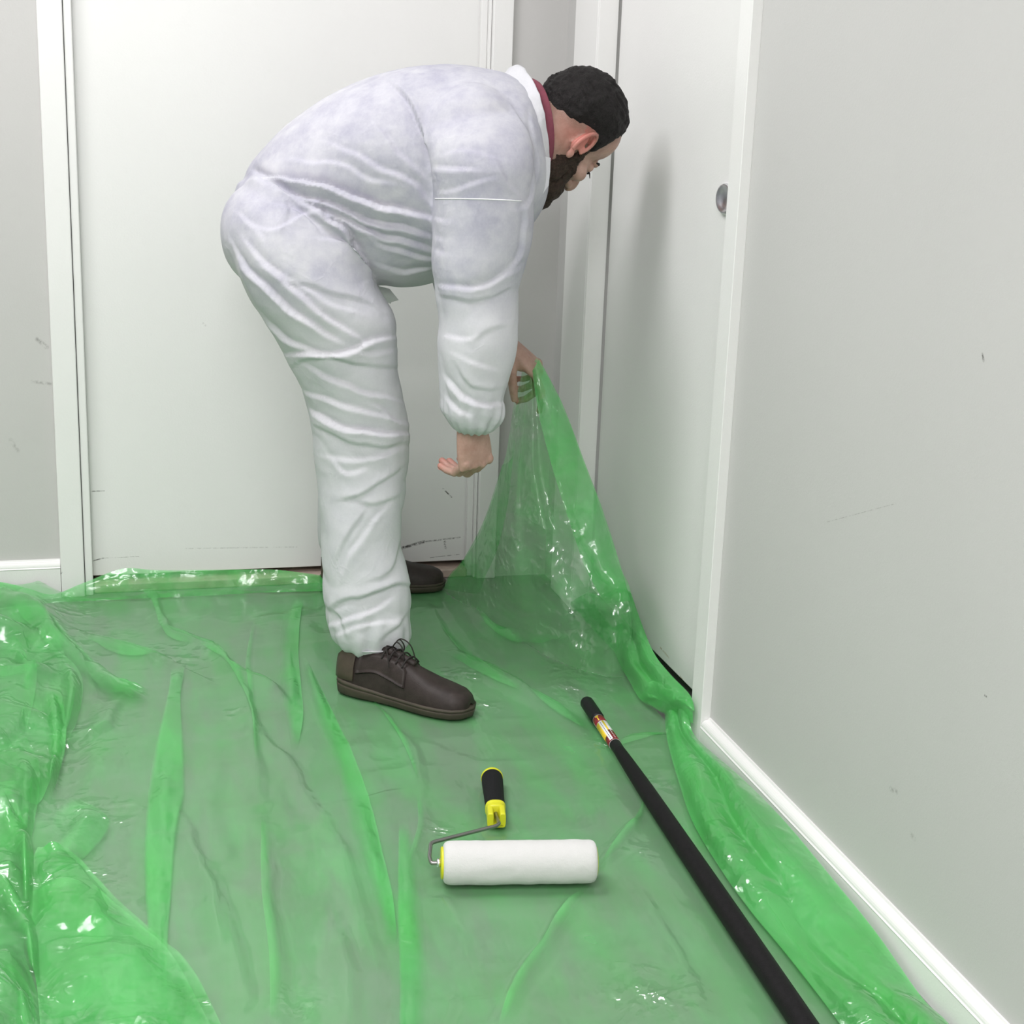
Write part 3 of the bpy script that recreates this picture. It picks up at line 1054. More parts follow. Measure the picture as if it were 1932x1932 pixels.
# beard: cheek line from the sideburn to the mouth, jaw and chin
bt = np.interp(f_, [-.02, .0, .012, .022, .034, .050, .070, .085, .12], [-.06, -.044, -.026, .020, .014, -.020, -.036, -.042, -.048])
beard = np.clip((bt - u_) / .022, -1, 1) * .0085
beard = np.minimum(beard, np.clip((f_ + .002 + (u_ + .05) * .15) / .016, -1, 1) * .0085)
beard += 0.013 * np.exp(-((u_ + .095) / .03) ** 2 - ((f_ - .07) / .045) ** 2) * (beard > 0)
lips = ((f_ - .102) / .02) ** 2 + ((u_ + .064) / .009) ** 2 + (s_ / .024) ** 2 < 1
stub = 0.75 * np.maximum(sstep(-.0055, .003, hair), sstep(-.005, .003, beard)) * is_head
a_ = bme.attributes.new('stubble', 'FLOAT', 'POINT')
a_.data.foreach_set('value', np.clip(stub, 0, 1))
M_hair = simple('dark_hair', (0.013, 0.011, 0.011), 0.6, spec=0.25, var=0.5, nscale=300, bstr=0.8, bscale=420, bdist=0.003)
M_beard = simple('brown_beard', (0.040, 0.025, 0.018), 0.65, spec=0.25, var=0.5, nscale=260, bstr=0.8, bscale=420, bdist=0.003)
tag(fur('hair', hair, M_hair, man, 3), 'short dark hair thinning at the crown')
tag(fur('beard', beard, M_beard, man, 8), 'brown full beard')
for sd in (-1, 1):
    br_ = [hp(.099, .028, .012 * sd), hp(.097, .032, .024 * sd), hp(.088, .031, .038 * sd), hp(.078, .026, .046 * sd)]
    Geo().add(*tube(br_, [.002, .0028, .0028, .0015], 14, 8)).build('eyebrow', M_hair, man)
    ey = Geo().add(*ellipsoid(hp(.083, .012, .031 * sd), [Fw * .011, Up * .0115, Sd * .012])).build('eyelid', M_skin, man)
    ln = [hp(.094, .008, .022 * sd), hp(.0965, .005, .031 * sd), hp(.090, .006, .041 * sd), hp(.098, .001, .046 * sd)]
    Geo().add(*tube(ln, [.001, .0016, .0016, .0008], 14, 6)).build('eyelashes', M_hair, man)

# ---- shoes
mt, nt, p = new_mat('brown_leather')
pos = gpos(nt)
c = mixc(nt, ramp(nt, noise_tex(nt, 40, 5, 0.65, pos), 0.3, 0.7), (0.022, 0.016, 0.014, 1), (0.042, 0.031, 0.028, 1))
nt.links.new(c, p.inputs['Base Color'])
p.inputs['Roughness'].default_value = 0.5
p.inputs['Specular IOR Level'].default_value = 0.3
bump(nt, p, noise_tex(nt, 500, 3, 0.6, pos), 0.3, 0.001)
M_leather = mt
M_sole = simple('rubber_sole', (0.058, 0.048, 0.033), 0.7, var=0.15, nscale=30, bstr=0.2)
M_heeltab = simple('tan_heel_leather', (0.062, 0.046, 0.032), 0.6, var=0.15)
M_lace = simple('dark_lace', (0.022, 0.017, 0.016), 0.8)
SX = np.array([0, .012, .03, .06, .10, .14, .18, .215, .245, .27, .288, .297])          # along the sole from the heel
SWI = np.array([.010, .026, .033, .036, .035, .037, .043, .047, .046, .040, .026, .010])  # half width
SHT = np.array([.072, .086, .092, .096, .100, .094, .078, .065, .059, .054, .046, .030])  # top of the upper


def make_shoe(heel, ang, z0, tip=0.0, detail=True):
    ca, sa = math.cos(ang), math.sin(ang)

    def P(x, y, z):
        return np.array([heel[0] + ca * x - sa * y, heel[1] + sa * x + ca * y, z0 + z + tip * x])
    sh = []
    z_s = .019
    up = Geo()
    k = 40
    xs = np.linspace(0.004, .292, k)
    seg = 28
    vs, fs = [], []
    for i, x in enumerate(xs):
        w = np.interp(x, SX, SWI) * .95
        h = np.interp(x, SX, SHT)
        for j in range(seg + 1):
            a = math.pi * j / seg
            ex = 2.6 if x > .15 else 3.2
            cy = np.sign(math.cos(a)) * abs(math.cos(a)) ** (2 / ex)
            cz = math.sin(a) ** (2 / 2.1)
            narrow = 1 - (.16 if x < .16 else max(0, .16 - (x - .16) * 3)) * cz ** 2
            vs.append(P(x, w * cy * narrow, z_s - .004 + (h - z_s) * cz))
    for i in range(k - 1):
        for j in range(seg):
            q = i * (seg + 1) + j
            fs.append((q, q + 1, q + seg + 2, q + seg + 1))
    b = len(vs)
    vs += [P(xs[0], 0, .045), P(xs[-1], 0, .026)]
    fs += [(b, j + 1, j) for j in range(seg)]
    e = (k - 1) * (seg + 1)
    fs += [(b + 1, e + j, e + j + 1) for j in range(seg)]
    up.add(vs, fs)
    sho = up.build('shoe', M_leather, man)
    tag(sho, 'dark brown leather lace-up shoe')
    # sole with a welt line and a raised heel curve
    so = Geo()
    n = 72
    lay = [(0.0, .93, .0), (.002, 1.0, .0), (.011, 1.04, .0), (.013, 1.04, .0), (.0135, 1.01, 0), (.0148, 1.01, 0), (.0152, 1.05, 0), (.0195, 1.04, 0), (.0205, .8, 0)]
    ring = []
    for t in np.linspace(0, 2 * math.pi, n, endpoint=False):
        x = .1485 - .1485 * math.cos(t)
        w = np.interp(x, SX, SWI)
        ring.append((x, w * (1 if math.sin(t) >= 0 else -1) * min(1, abs(math.sin(t)) * 3.0)))
    vs, fs = [], []
    for z, kx, _ in lay:
        for x, w in ring:
            hz = z + (0.012 * max(0, 1 - x / .13) * (z / .020) if z > .01 else 0)
            vs.append(P(.1485 + (x - .1485) * (1 + (kx - 1) * .28), w * kx, hz))
    for i in range(len(lay) - 1):
        for j in range(n):
            fs.append((i * n + j, i * n + (j + 1) % n, (i + 1) * n + (j + 1) % n, (i + 1) * n + j))
    fs += [tuple(range(n))[::-1], tuple((len(lay) - 1) * n + j for j in range(n))]
    so.add(vs, fs).build('sole', M_sole, sho)
    if detail:
        def side(x, cz, s=-1, off=.0012):
            w = np.interp(x, SX, SWI) * .95
            h = np.interp(x, SX, SHT)
            a = math.asin(min(1, cz ** 1.05))
            cy = abs(math.cos(a)) ** (2 / 3.0)
            narrow = 1 - (.16 if x < .16 else max(0, .16 - (x - .16) * 3)) * cz ** 2
            return P(x, s * (w * cy * narrow + off), z_s - .004 + (h - z_s) * cz + off)
        # quarter flap: thin leather plate over the vamp, with its own edge
        for s in (-1, 1):
            top = [(.060, .90), (.085, .93), (.110, .95), (.128, .95), (.146, .93), (.163, .88)]
            low = [(.055, .42), (.085, .50), (.105, .50), (.128, .45), (.150, .40), (.166, .40)]
            nn = 14
            T, B = cat_rom(top, nn), cat_rom(low, nn)
            vs, fs = [], []
            for off in (.0034, .0004):
                for i in range(nn):
                    for r in range(6):
                        q = T[i] + (B[i] - T[i]) * r / 5
                        vs.append(side(q[0], min(.97, q[1]), s, off))
            for o_ in (0, 1):
                for i in range(nn - 1):
                    for r in range(5):
                        q = o_ * nn * 6 + i * 6 + r
                        fs.append((q, q + 1, q + 7, q + 6))
            m6 = nn * 6
            for i in range(nn - 1):
                for r in (0, 5):
                    q = i * 6 + r
                    fs.append((q, q + 6, q + 6 + m6, q + m6))
            for r in range(5):
                for i in (0, nn - 1):
                    q = i * 6 + r
                    fs.append((q, q + 1, q + 1 + m6, q + m6))
            Geo().add(vs, fs).build('quarter', M_leather, sho)
        # heel tab
        vs, fs = [], []
        path = [(.050 - .046 * i / 4, -1) for i in range(5)] + [(.004 + .046 * i / 4, 1) for i in range(5)]
        for off in (.0028, .0002):
            for x, sg_ in path:
                for r in range(6):
                    q = side(x, .22 + .74 * r / 5, sg_, off)
                    vs.append(q - np.array([ca, sa, 0]) * off * (1 if x < .02 else 0))
        for o_ in (0, 1):
            for i in range(9):
                for r in range(5):
                    q = o_ * 60 + i * 6 + r
                    fs.append((q, q + 1, q + 7, q + 6))
        for i in range(9):
            for r in (0, 5):
                q = i * 6 + r
                fs.append((q, q + 6, q + 66, q + 60))
        Geo().add(vs, fs).build('heel_tab', M_heeltab, sho)
        # tongue edge, crossed laces and the bow with its loose ends
        tn = [P(x, y, np.interp(x, SX, SHT) - .003) for x, y in ((.100, 0), (.125, 0), (.150, 0), (.170, 0))]
        Geo().add(*tube(tn, [.009, .009, .008, .006], 12, 12)).build('tongue', M_leather, sho)
        for q, x in enumerate((.112, .128, .144, .158)):
            h = np.interp(x, SX, SHT)
            ln = [side(x - .004, .86, -1, .004), P(x, -.012, h + .005), P(x + .003, .008, h + .005), side(x + .006, .88, 1, .004)]
            Geo().add(*tube(ln, .0017, 18, 8)).build('lace', M_lace, sho)
        bw = P(.122, -.006, .108)
        for pts in ([(0, 0, 0), (.012, -.004, .014), (.026, -.006, .004), (.030, -.006, -.022), (.022, -.004, -.026), (.008, -.001, -.006), (0, 0, 0)],
                    [(0, 0, 0), (.014, .006, .018), (.034, .012, .006), (.046, .014, -.028)],
                    [(0, 0, 0), (.006, .016, .012), (.012, .026, -.004), (.008, .024, -.016), (0, .004, 0)],
                    [(0, 0, 0), (-.004, -.016, .006), (.006, -.026, -.012), (.010, -.030, -.030)]):
            Geo().add(*tube([bw + np.array([ca * a - sa * b, sa * a + ca * b, c]) for a, b, c in pts], .0013, 26, 6)).build('lace', M_lace, sho)
    return sho


hn, tn_ = fl(641, 1283, .02), fl(886, 1342, .015)
make_shoe((hn[0], hn[1]), math.atan2(tn_[1] - hn[1], tn_[0] - hn[0]), .006)
make_shoe((0.475, 3.435), math.radians(-8), .006)

# ------------------------------------------------------------------ paint roller
M_yel = simple('yellow_plastic', (0.66, 0.66, 0.02), 0.4, var=0.04)
M_grip = simple('black_foam_grip', (0.009, 0.009, 0.010), 0.75, spec=0.2, var=0.3, nscale=400, bstr=0.5, bscale=700)
M_steel = simple('steel_wire', (0.33, 0.32, 0.31), 0.35, 1.0)
mt, nt, p = new_mat('white_fleece_nap')
pos = gpos(nt)
p.inputs['Base Color'].default_value = (0.70, 0.70, 0.685, 1)
p.inputs['Roughness'].default_value = 0.95
p.inputs['Specular IOR Level'].default_value = 0.1
p.inputs['Sheen Weight'].default_value = 0.3
hsum = mathn(nt, 'ADD', noise_tex(nt, 900, 3, 0.7, pos), mathn(nt, 'MULTIPLY', noise_tex(nt, 180, 3, 0.6, pos), 0.8))
bump(nt, p, hsum, 0.5, 0.002)
M_nap = mt

RR = 0.0325
zr = RR + .006
CL, CRt = fl(836, 1628, zr), fl(1124, 1625, zr)
ax = (CRt - CL) / np.linalg.norm(CRt - CL)
roll_o = empty('paint_roller', (CL + CRt) / 2 * np.array([1, 1, 0]))
tag(roll_o, 'paint roller with white nap cover and black and yellow handle lying on the green sheet', 'paint roller')
uu = np.cross(ax, (0, 0, 1.0))
uu /= np.linalg.norm(uu)
ww = np.cross(uu, ax)
Lr = np.linalg.norm(CRt - CL)
prof = [(0.0, .024), (.001, .0275), (.004, .0305), (.010, .0322), (.018, RR)] + [(Lr * t, RR) for t in np.linspace(.12, .88, 14)] + \
       [(Lr - .018, RR), (Lr - .010, .0322), (Lr - .004, .0305), (Lr - .001, .0275), (Lr, .024)]
rings = [(CL + ax * x, uu * r, ww * r) for x, r in prof]
vs, fs = loft(rings, 64, 56, 2.0)
vs = np.array(vs)
cc = CL + np.outer((vs - CL) @ ax, ax)
dv = vs - cc
vs = vs + dv * (0.018 * fbm(vs, 55, 3, 2))[:, None]
Geo().add(vs, fs).build('roller_cover', M_nap, roll_o)


def disc(c, axis, r, th, mat, name, parent, seg=40, rim=.0012):
    d, u, v = frame_of(axis)
    return Geo().add(*loft([(c, u * (r - rim), v * (r - rim)), (c + d * rim, u * r, v * r), (c + d * (th - rim), u * r, v * r), (c + d * th, u * (r - rim), v * (r - rim))], seg=seg)).build(name, mat, parent)


cap_o = disc(CL + ax * .002, -ax, .0238, .0055, M_yel, 'end_cap', roll_o)
disc(CRt - ax * .002, ax, .0235, .003, M_yel, 'end_cap', roll_o)
hub = CL - ax * .0035
disc(hub, -ax, .0065, .006, M_chrome, 'hub_nut', cap_o, 20)
# bent steel frame
hf, hb = fl(937, 1548, .020), fl(928, 1466, .019)
hd = (hb - hf) / np.linalg.norm(hb - hf)
b2, b3 = fl(813, 1590, zr + .004), fl(810, 1618, zr + .001)
wire = [hub + ax * .01, hub - ax * .006, hub - ax * .014]
wire += [b3 + (b2 - b3) * .06, b3 + (b2 - b3) * .5, b2 - (b2 - b3) * .08]
e1 = fl(942, 1557, .030)
wire += [b2 + (e1 - b2) * .04, b2 + (e1 - b2) * .5, e1 - (e1 - b2) * .05, e1 + hd * .006, hf + hd * .02, hf + hd * .05]


def poly_round(P, n=6, k=0.18):
    out = [P[0]]
    for i in range(1, len(P) - 1):
        for t in np.linspace(0, 1, n):
            a = P[i] + (P[i - 1] - P[i]) * k
            b = P[i] + (P[i + 1] - P[i]) * k
            out.append((1 - t) ** 2 * a + 2 * t * (1 - t) * P[i] + t * t * b)
    out.append(P[-1])
    return out


Geo().add(*tube(poly_round([np.asarray(q) for q in wire]), .0031, seg=12)).build('wire_frame', M_steel, roll_o)
d, u, v = frame_of(hd)
lenh = np.linalg.norm(hb - hf)
# yellow ferrule with an open slot, foam grip swelling to the back, yellow end
S = lambda x, a, b=None: (hf + hd * x, u * a, v * (b or a))
fer = Geo()
# solid back block, then two cheeks and a floor that leave an open channel for the wire
fer.add(*loft([S(.026, .0125, .0125), S(.028, .0150, .0146), S(.036, .0153, .0150), S(.040, .0165, .016), S(.043, .0165, .016), S(.044, .012, .012)], 24, 32, 2.8))
zu = np.array([0, 0, 1.0]) - hd * hd[2]
zu /= np.linalg.norm(zu)
wu = np.cross(hd, zu)
for off_u, off_z, hw, hz in ((-.0098, 0, .0052, .0125), (.0098, 0, .0052, .0125), (0, -.0095, .0145, .0030)):
    fer.add(*loft([(hf + hd * x + wu * off_u + zu * off_z, wu * hw * k, zu * hz * k) for x, k in ((-.001, .75), (.001, 1), (.018, 1), (.032, 1))], 14, 24, 4.0))
fo = fer.build('ferrule', M_yel, roll_o)
Geo().add(*loft([S(.0435, .0135), S(.046, .0155), S(.06, .0162), S(lenh * .55, .0168), S(lenh * .8, .0180), S(lenh - .008, .0182), S(lenh - .005, .017)], 40, 36)).build('grip', M_grip, roll_o)
Geo().add(*loft([S(lenh - .0075, .0172), S(lenh - .006, .0188), S(lenh - .001, .0186), S(lenh + .005, .0150), S(lenh + .008, .008), S(lenh + .0085, .001)], 30, 36)).build('handle_end', M_yel, roll_o)

# ------------------------------------------------------------------ extension pole
M_black = simple('black_rubber', (0.007, 0.007, 0.008), 0.5, spec=0.25, var=0.3, nscale=200, bstr=0.25, bscale=500)
M_foam = simple('black_foam_sleeve', (0.007, 0.006, 0.007), 0.6, spec=0.2, var=0.35, nscale=120, bstr=0.3, bscale=600)
M_red = simple('dark_red_label', (0.22, 0.012, 0.02), 0.4)
M_lyel = simple('yellow_label', (0.80, 0.58, 0.03), 0.4)
M_white = simple('white_label', (0.80, 0.80, 0.80), 0.4)
M_ink = simple('label_print', (0.16, 0.17, 0.22), 0.5)
A0 = fl(1106, 1324, .024)
B0 = fl(1503, 1912, .026)
pd = (B0 - A0) / np.linalg.norm(B0 - A0)
END = A0 + pd * 1.62
pole = empty('extension_pole', (A0 + pd * .8) * np.array([1, 1, 0]))
tag(pole, 'black telescopic extension pole with red and yellow sticker lying beside the wall', 'extension pole')
_, pu, pv = frame_of(pd)
PS = lambda x, r: (A0 + pd * x, pu * r, pv * r)
Geo().add(*loft([PS(0, .008), PS(.002, .0118), PS(.006, .0130), PS(.03, .0132), PS(.082, .0130), PS(.090, .0118), PS(.0905, .009)], seg=32)).build('end_grip', M_black, pole)
Geo().add(*loft([PS(.08, .0108), PS(.20, .0108), PS(.26, .0100), PS(1.5, .0100)], seg=28)).build('tube', M_black, pole)
Geo().add(*loft([PS(.232, .0102), PS(.26, .0112), PS(.33, .0128), PS(.42, .0142), PS(.55, .0150), PS(.75, .0160), PS(1.0, .0165), PS(1.3, .0168), PS(1.6, .0168), PS(1.62, .014)], 60, 32)).build('foam_sleeve', M_foam, pole)
# printed sticker wrapped around the tube
up_ang = math.atan2(np.dot((0, 0, 1), pv), np.dot((0, 0, 1), pu))


def wrap(name, x0, x1, a0, a1, r, mat, parent=pole):
    vs, fs = [], []
    n = max(3, int(abs(a1 - a0) / 12))
    for rr in (r, .0105):
        for x in (x0, x1):
            for i in range(n + 1):
                a = up_ang + math.radians(a0 + (a1 - a0) * i / n)
                vs.append(A0 + pd * x + (pu * math.cos(a) + pv * math.sin(a)) * rr)
    k = n + 1
    for i in range(n):
        fs.append((i, i + 1, k + i + 1, k + i))
        fs.append((2 * k + i, 3 * k + i, 3 * k + i + 1, 2 * k + i + 1))
        fs.append((i, 2 * k + i, 2 * k + i + 1, i + 1))
        fs.append((k + i, k + i + 1, 3 * k + i + 1, 3 * k + i))
    for i in (0, n):
        fs.append((i, k + i, 3 * k + i, 2 * k + i))
    return Geo().add(vs, fs).build(name, mat, parent)


st = wrap('sticker', .091, .205, -170, 170, .0112, M_white)
tag(st, 'red, yellow and white printed sticker')
wrap('sticker_band', .0925, .118, -75, 100, .01135, M_red, st)
wrap('sticker_band', .119, .180, 52, 118, .01135, M_lyel, st)
wrap('sticker_band', .119, .162, -2, 16, .01135, M_lyel, st)
wrap('sticker_band', .162, .203, -45, 16, .01135, M_red, st)
wrap('sticker_band', .180, .203, 52, 118, .01135, M_red, st)
wrap('sticker_band', .2015, .2049, -170, 170, .0114, M_red, st)
wrap('sticker_mark', .096, .114, 26, 36, .0115, M_lyel, st)
wrap('sticker_mark', .094, .098, 16, 46, .0115, M_lyel, st)
for i in range(11):
    wrap('sticker_print', .124 + i * .0068, .1285 + i * .0068, 30, 37, .0113, M_ink, st)
for i in range(5):
    wrap('sticker_print', .164 + i * .0075, .168 + i * .0075, -14, -4, .0115, M_white, st)

# ------------------------------------------------------------------ green plastic sheet
mt, nt, _p = new_mat('green_plastic_film')
nt.nodes.remove(_p)
pos = gpos(nt)
tco = nd(nt, 'ShaderNodeBsdfTransparent')
tco.inputs[0].default_value = (0.93, 0.97, 0.94, 1)
dif = nd(nt, 'ShaderNodeBsdfDiffuse')
trl = nd(nt, 'ShaderNodeBsdfTranslucent')
cl = mixc(nt, ramp(nt, noise_tex(nt, 7, 2, 0.5, pos), 0.3, 0.7), (0.16, 0.75, 0.185, 1), (0.20, 0.81, 0.25, 1))
nt.links.new(cl, dif.inputs[0])
nt.links.new(cl, trl.inputs[0])
m1 = nd(nt, 'ShaderNodeMixShader')
m1.inputs[0].default_value = 0.25
nt.links.new(dif.outputs[0], m1.inputs[1])
nt.links.new(trl.outputs[0], m1.inputs[2])
m2 = nd(nt, 'ShaderNodeMixShader')
st0 = nd(nt, 'ShaderNodeVectorMath', operation='MULTIPLY')
nt.links.new(pos, st0.inputs[0])
st0.inputs[1].default_value = (1.0, 0.18, 1.0)
# the film clings in places and stands off in long streaks in others
streak = ramp(nt, noise_tex(nt, 15, 3, 0.6, st0.outputs[0], 0.5), 0.36, 0.68)
cloud = ramp(nt, noise_tex(nt, 6, 3, 0.6, pos), 0.32, 0.7)
fac = mathn(nt, 'ADD', 0.20, mathn(nt, 'ADD', mathn(nt, 'MULTIPLY', streak, 0.18), mathn(nt, 'MULTIPLY', cloud, 0.12)))
nt.links.new(fac, m2.inputs[0])
nt.links.new(tco.outputs[0], m2.inputs[1])
nt.links.new(m1.outputs[0], m2.inputs[2])
gl = nd(nt, 'ShaderNodeBsdfGlossy')
gl.inputs['Roughness'].default_value = 0.16
# crinkle relief, strong only where the film is crumpled (attribute set per vertex)
ck = nd(nt, 'ShaderNodeAttribute', attribute_name='crinkle').outputs['Fac']
ck = mathn(nt, 'MULTIPLY', ck, ramp(nt, noise_tex(nt, 26, 1, 0.6, pos), 0.36, 0.66))
vor = nd(nt, 'ShaderNodeTexVoronoi', feature='F1')
vor.inputs['Scale'].default_value = 42
nz = nd(nt, 'ShaderNodeTexNoise')
nz.inputs['Scale'].default_value = 9
nz.inputs['Detail'].default_value = 1
nt.links.new(pos, nz.inputs['Vector'])
wv = nd(nt, 'ShaderNodeVectorMath', operation='MULTIPLY_ADD')
nt.links.new(nz.outputs['Color'], wv.inputs[0])
wv.inputs[1].default_value = (.12, .12, .12)
nt.links.new(pos, wv.inputs[2])
nt.links.new(wv.outputs[0], vor.inputs['Vector'])
rid = nd(nt, 'ShaderNodeTexNoise')
rid.noise_type = 'RIDGED_MULTIFRACTAL'
rid.inputs['Scale'].default_value = 24
rid.inputs['Detail'].default_value = 2
nt.links.new(wv.outputs[0], rid.inputs['Vector'])
st = nd(nt, 'ShaderNodeVectorMath', operation='MULTIPLY')
nt.links.new(pos, st.inputs[0])
st.inputs[1].default_value = (1.0, 0.22, 1.0)
soft = noise_tex(nt, 34, 2, 0.55, st.outputs[0])
hc = mathn(nt, 'ADD', mathn(nt, 'MULTIPLY', vor.outputs['Distance'], 1.1), mathn(nt, 'MULTIPLY', rid.outputs['Fac'], 0.35))
hh = mathn(nt, 'ADD', mathn(nt, 'MULTIPLY', hc, ck), mathn(nt, 'MULTIPLY', soft, 0.10))
bp = bump(nt, gl, hh, 1.0, 0.014)
# reflectance of a thin film, the same from both sides
lw = nd(nt, 'ShaderNodeLayerWeight')
lw.inputs['Blend'].default_value = 0.5
sch = mathn(nt, 'POWER', lw.outputs['Facing'], 5.0)
sch = mathn(nt, 'ADD', mathn(nt, 'MULTIPLY', sch, 0.6), mathn(nt, 'ADD', 0.06, mathn(nt, 'MULTIPLY', ck, 0.10)), True)
m3 = nd(nt, 'ShaderNodeMixShader')
nt.links.new(sch, m3.inputs[0])
nt.links.new(m2.outputs[0], m3.inputs[1])
nt.links.new(gl.outputs[0], m3.inputs[2])
# folds that rise gently out of the sheet have no visible edge there
dn = nd(nt, 'ShaderNodeAttribute', attribute_name='film_weight')
clr = nd(nt, 'ShaderNodeBsdfTransparent')
m4 = nd(nt, 'ShaderNodeMixShader')
nt.links.new(dn.outputs['Fac'], m4.inputs[0])
nt.links.new(clr.outputs[0], m4.inputs[1])
nt.links.new(m3.outputs[0], m4.inputs[2])
nt.links.new(m4.outputs[0], nt.nodes['Material Output'].inputs['Surface'])
M_film = mt

F2 = lambda L: np.array([fl(a, b)[:2] for a, b in L])
# (line on the floor, height, width of the fold)
FOLDS = [
    ([(236, 1085), (290, 1130), (318, 1195), (400, 1222), (440, 1262), (520, 1300), (545, 1330)], .016, .016),
    ([(160, 1200), (200, 1215), (290, 1240), (340, 1265), (400, 1290)], .014, .018),
    ([(450, 1270), (470, 1340), (485, 1440), (500, 1520)], .010, .016),
    ([(600, 1150), (560, 1165), (470, 1180)], .008, .02),
    ([(470, 1360), (540, 1440), (600, 1530)], .009, .014),
    ([(590, 1500), (640, 1600), (700, 1800), (720, 1932)], .007, .018),
    ([(500, 1560), (510, 1700), (530, 1850), (530, 1990)], .010, .022),
    ([(400, 1640), (440, 1780), (470, 1900)], .010, .022),
    ([(340, 1540), (400, 1680), (420, 1790)], .012, .012),
    ([(930, 1940), (1010, 1810), (1105, 1672)], .012, .013),
    ([(1112, 1660), (1170, 1600), (1212, 1545), (1222, 1490)], .010, .011),
    ([(850, 1238), (930, 1270), (1010, 1315), (1070, 1350), (1115, 1372)], .014, .018),
    ([(800, 1120), (830, 1190), (880, 1250), (960, 1300)], .009, .016),
    ([(890, 1140), (930, 1195), (1010, 1205)], .012, .016),
    ([(1160, 1405), (1200, 1395), (1270, 1385)], .008, .010),
    ([(800, 1520), (790, 1620), (860, 1730), (900, 1850)], .006, .016),
    ([(1180, 1650), (1280, 1800), (1340, 1932)], .005, .010),
    ([(1230, 1560), (1330, 1720), (1420, 1880)], .004, .010),
    ([(780, 1400), (900, 1440), (1050, 1440)], .003, .02),
    ([(700, 1320), (780, 1420), (800, 1500)], .006, .012),
    ([(640, 1520), (700, 1510), (760, 1500)], .004, .014),
    ([(860, 1880), (800, 1990)], .006, .016),
    ([(240, 1310), (200, 1380), (120, 1420)], .016, .02),
    ([(10, 1160), (80, 1200), (150, 1260), (180, 1330)], .02, .03),
    ([(640, 1760), (660, 1850), (655, 1960)], .012, .016),
]
FOLDS = [(F2(l), h, w) for l, h, w in FOLDS]
HB = F2([(150, 1150), (165, 1250), (150, 1350), (125, 1450), (95, 1540), (80, 1640), (60, 1760), (75, 1850), (80, 1990)])
FLATS = [(fl(705, 1310)[:2], fl(820, 1335)[:2], .07), (A0[:2], END[:2], .035), (CL[:2], CRt[:2], .05), (hf[:2], hb[:2], .03), ((.53, 3.42), (.76, 3.385), .06)]


def sheet_h(XY, seed=0):
    XY = np.asarray(XY, float)
    z = 0.0035 + 0.0028 * fbm(XY, 5, 51, 2) + 0.0014 * ridged(XY, 11, 61, 2)
    # long shallow tension ripples running away from the camera
    z = z + 0.0016 * np.sin(XY[:, 0] * 95 + 2.2 * fbm(XY, 3, 71, 2)) * sstep(-.2, .5, fbm(XY, 2.2, 77, 1))
    j = np.stack([fbm(XY, 9, 81, 2), fbm(XY, 9, 91, 2)], 1) * .007
    for line, h, w in FOLDS:
        lo, hi = line.min(0) - 5 * w, line.max(0) + 5 * w
        k = np.where((XY[:, 0] > lo[0]) & (XY[:, 0] < hi[0]) & (XY[:, 1] > lo[1]) & (XY[:, 1] < hi[1]))[0]
        if not len(k):
            continue
        d, s, t = poly_dist(XY[k] + j[k], line)
        x = d * s / w
        prof = np.where(x > 0, np.exp(-(x / .45) ** 2), np.exp(-(x / 1.5) ** 2)) 
        z[k] += h * prof * np.sin(np.pi * np.clip(t, .04, .96)) ** .5
    xb = np.interp(XY[:, 1], HB[::-1, 1], HB[::-1, 0])
    hm = sstep(-.015, .10, xb - XY[:, 0])
    z = z + hm * (0.018 + 0.026 * ridged(XY + j * 2, 5.0, 101, 2, .45) + .012 * fbm(XY, 5, 107, 2))
    for a, b, r in FLATS:
        d, _, _ = poly_dist(XY, [a, b])
        z = z * sstep(r * .35, r * 1.5, d) + .002 * (1 - sstep(r * .35, r * 1.5, d))
    return np.maximum(z, .0012)


film = Geo()
nx, ny = 330, 400
gx = np.linspace(-1.0, 1.012, nx)
ye = np.interp(gx, [-1, -.1, .40, .60, .72, .80, 1.02], [3.44, 3.445, 3.44, 3.43, 3.40, 3.43, 3.43])
ye = ye + .012 * vnoise(np.stack([gx, gx * 0], 1), 9, 5)
ty = np.linspace(0, 1, ny)
X = np.repeat(gx[:, None], ny, 1)
Y = 0.9 + (ye[:, None] - 0.9) * ty[None, :]
XY = np.stack([X.ravel(), Y.ravel()], 1)
Z = sheet_h(XY)
gv = np.column_stack([XY, Z])


def grid_faces(a, b):
    i, j = np.meshgrid(np.arange(a - 1), np.arange(b - 1), indexing='ij')
    q = (i * b + j).ravel()
    return np.stack([q, q + b, q + b + 1, q + 1], 1)


PATCH = [(880, 1275, .05), (1070, 1265, .05), (1080, 1305, .06), (1050, 1120, .10), (60, 1230, .14), (40, 1420, .14), (170, 1540, .07), (340, 1240, .07), (1190, 1610, .03), (1240, 1480, .03), (230, 1790, .05), (50, 1700, .12),
         (1130, 1400, .03), (900, 1330, .04), (140, 1160, .05), (440, 1350, .02), (1230, 1880, .06), (20, 1860, .12), (560, 1900, .03), (830, 1570, .03)]
ck0 = 0.03 + 0 * gv[:, 0]
for a, b, r in PATCH:
    c0 = fl(a, b)[:2]
    ck0 = np.maximum(ck0, np.exp(-(np.linalg.norm(gv[:, :2] - c0, axis=1) / r) ** 2))
crk_v = [ck0]
den_v = [np.ones(len(gv))]
film_v, film_f, nbase = [gv], [grid_faces(nx, ny)], len(gv)


def push(P, nu, nv, ck=.25, den=None):
    global nbase
    den_v.append(np.ones(len(P)) if den is None else den)
    crk_v.append(np.full(len(P), ck) * np.clip(.6 + .9 * fbm(P, 8, 201, 2), 0.05, 1.4))
    film_v.append(P)
    film_f.append(grid_faces(nu, nv) + nbase)
    nbase += len(P)


